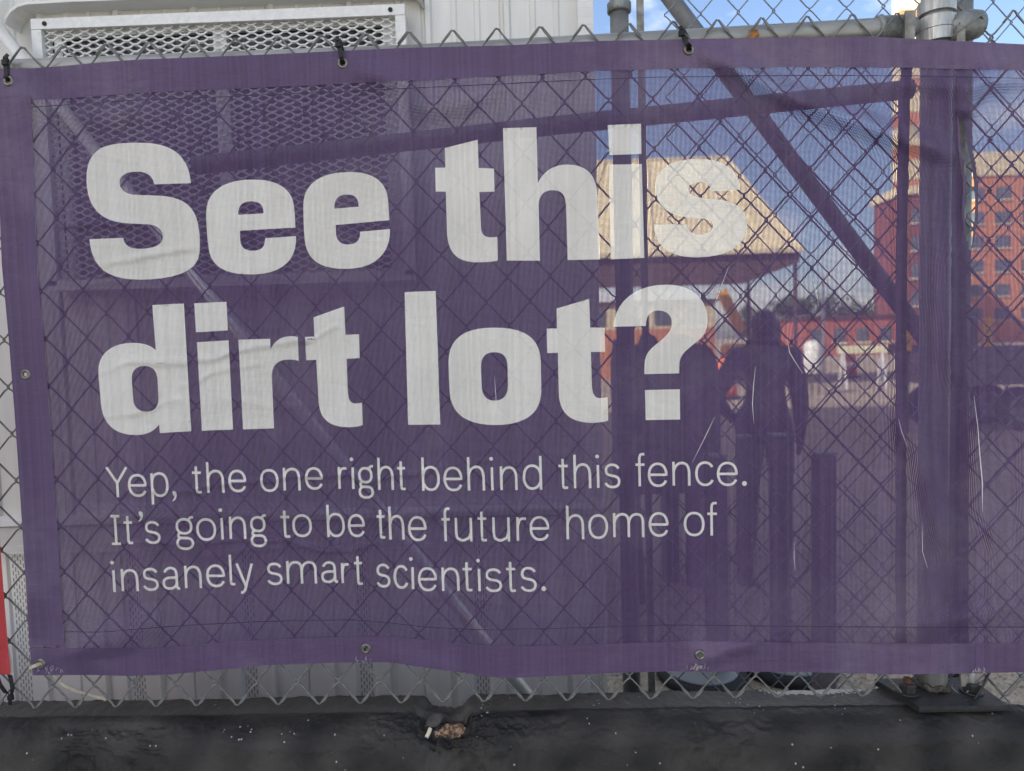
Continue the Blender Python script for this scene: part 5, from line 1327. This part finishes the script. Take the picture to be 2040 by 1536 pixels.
# lamp post, barricade, tank, barrels
xl = GX(1640, 22); zl = GZ(1640, 556, 22)
lpst = thing('lamp_post', 'thin white lamp post standing on the sunlit lot', 'lamp post', (xl, 22, 0))
part(lpst, 'pole', MB().tube([(xl, 22, 0), (xl, 22, zl)], .045, 10, rs=[.06, .035]), M['white_plastic'], True)
part(lpst, 'lamp_head', MB().bbox((xl + .14, 22, zl + .03), (.42, .16, .07), .02), M['white_plastic'])
xk0, xk1 = GX(1668, 19), GX(1768, 19); zk = GZ(1717, 696, 19)
bk = thing('barricade', 'cream barricade board on two legs across the sunlit dirt', 'barricade', ((xk0 + xk1) / 2, 19, 0))
part(bk, 'board', MB().box(((xk0 + xk1) / 2, 19, zk), (xk1 - xk0, .05, .22)), simple('cream_board', (.78, .74, .50), .6))
for x in (xk0 + .15, xk1 - .15):
    part(bk, 'leg', MB().strap([(x, 18.75, 0), (x, 18.97, zk - .12)], .06, .04, (1, 0, 0)), M['white_plastic'])
    part(bk, 'leg', MB().strap([(x, 19.25, 0), (x, 19.03, zk - .12)], .06, .04, (1, 0, 0)), M['white_plastic'])
xt = GX(1619, 17)
tk = thing('water_tank', 'small white water tank beside the lamp post', 'tank', (xt, 17, 0))
part(tk, 'body', MB().lathe([(.05, .55), (.2, .55), (.22, .62), (.22, 1.25), (.17, 1.36), (.06, 1.40)], (xt, 17, 0), 'Z', 20), M['white_plastic'], True)
for k in range(3):
    a = k * 2.1; part(tk, 'leg', MB().tube([(xt + .16 * math.cos(a), 17 + .16 * math.sin(a), 0), (xt + .16 * math.cos(a), 17 + .16 * math.sin(a), .58)], .02, 6), M['dark_paint'])
for px_, Y_, lab in ((1444, 16.5, 'orange traffic barrel beside the wide dark equipment panel'), (1690, 24, 'orange traffic barrel behind the cream barricade'), (1602, 26, 'orange traffic barrel near the white tank'), (1350, 23, 'orange traffic barrel in front of the cream shed')):
    x = GX(px_, Y_); t_ = thing('traffic_barrel', lab, 'barrel', (x, Y_, 0), 'traffic barrels')
    part(t_, 'body', MB().lathe([(.29, .08), (.28, .4), (.26, .42), (.25, .75), (.23, .77), (.2, 1.0), (.1, 1.03)], (x, Y_, 0), 'Z', 20), M['orange'], True)
    part(t_, 'reflective_band', MB().lathe([(.287, .42), (.278, .56)], (x, Y_, 0), 'Z', 20, close=False), M['white_plastic'], True)
    part(t_, 'base', MB().lathe([(.36, 0), (.36, .06), (.3, .08)], (x, Y_, 0), 'Z', 20), M['tyre'], True)
# loader at the far side of the post
YQ = 9.4
xa, xb = GX(1893, YQ), GX(2090, YQ); zq1, zq0 = GZ(1960, 690, YQ), GZ(1960, 768, YQ)
ld = thing('loader', 'dark flat loader with yellow guard posts beyond the galvanised post', 'loader', ((xa + xb) / 2, YQ, 0))
part(ld, 'chassis', MB().bbox(((xa + xb) / 2, YQ + .6, (zq0 + zq1) / 2), (xb - xa, 1.2, zq1 - zq0), .06), M['dark_paint'])
part(ld, 'engine_cover', MB().bbox((GX(1948, YQ), YQ + .5, zq1 + .24), (.32, .6, .46), .05), M['dark_paint'])
for px_, y0_, y1_ in ((1814, 645, 700), (1975, 632, 690)):
    x = GX(px_, YQ); part(ld, 'guard_post', MB().bbox((x, YQ + .1, (GZ(px_, y0_, YQ) + GZ(px_, y1_, YQ)) / 2), (.11, .11, GZ(px_, y0_, YQ) - GZ(px_, y1_, YQ)), .015), M['yellow'])
part(ld, 'tow_bar', MB().box(((GX(1782, YQ) + xa) / 2 + .05, YQ + .15, GZ(1840, 695, YQ)), (xa - GX(1782, YQ) + .1, .1, .13)), M['dark_paint'])
for px_ in (1925, 2050):
    x = GX(px_, YQ); wheel(ld, (x, YQ + .2, .33), .33, .22); wheel(ld, (x, YQ + 1.0, .33), .33, .22)
part(ld, 'stand', MB().box((GX(1814, YQ), YQ + .15, GZ(1814, 700, YQ) / 2), (.08, .08, GZ(1814, 700, YQ))), M['dark_paint'])
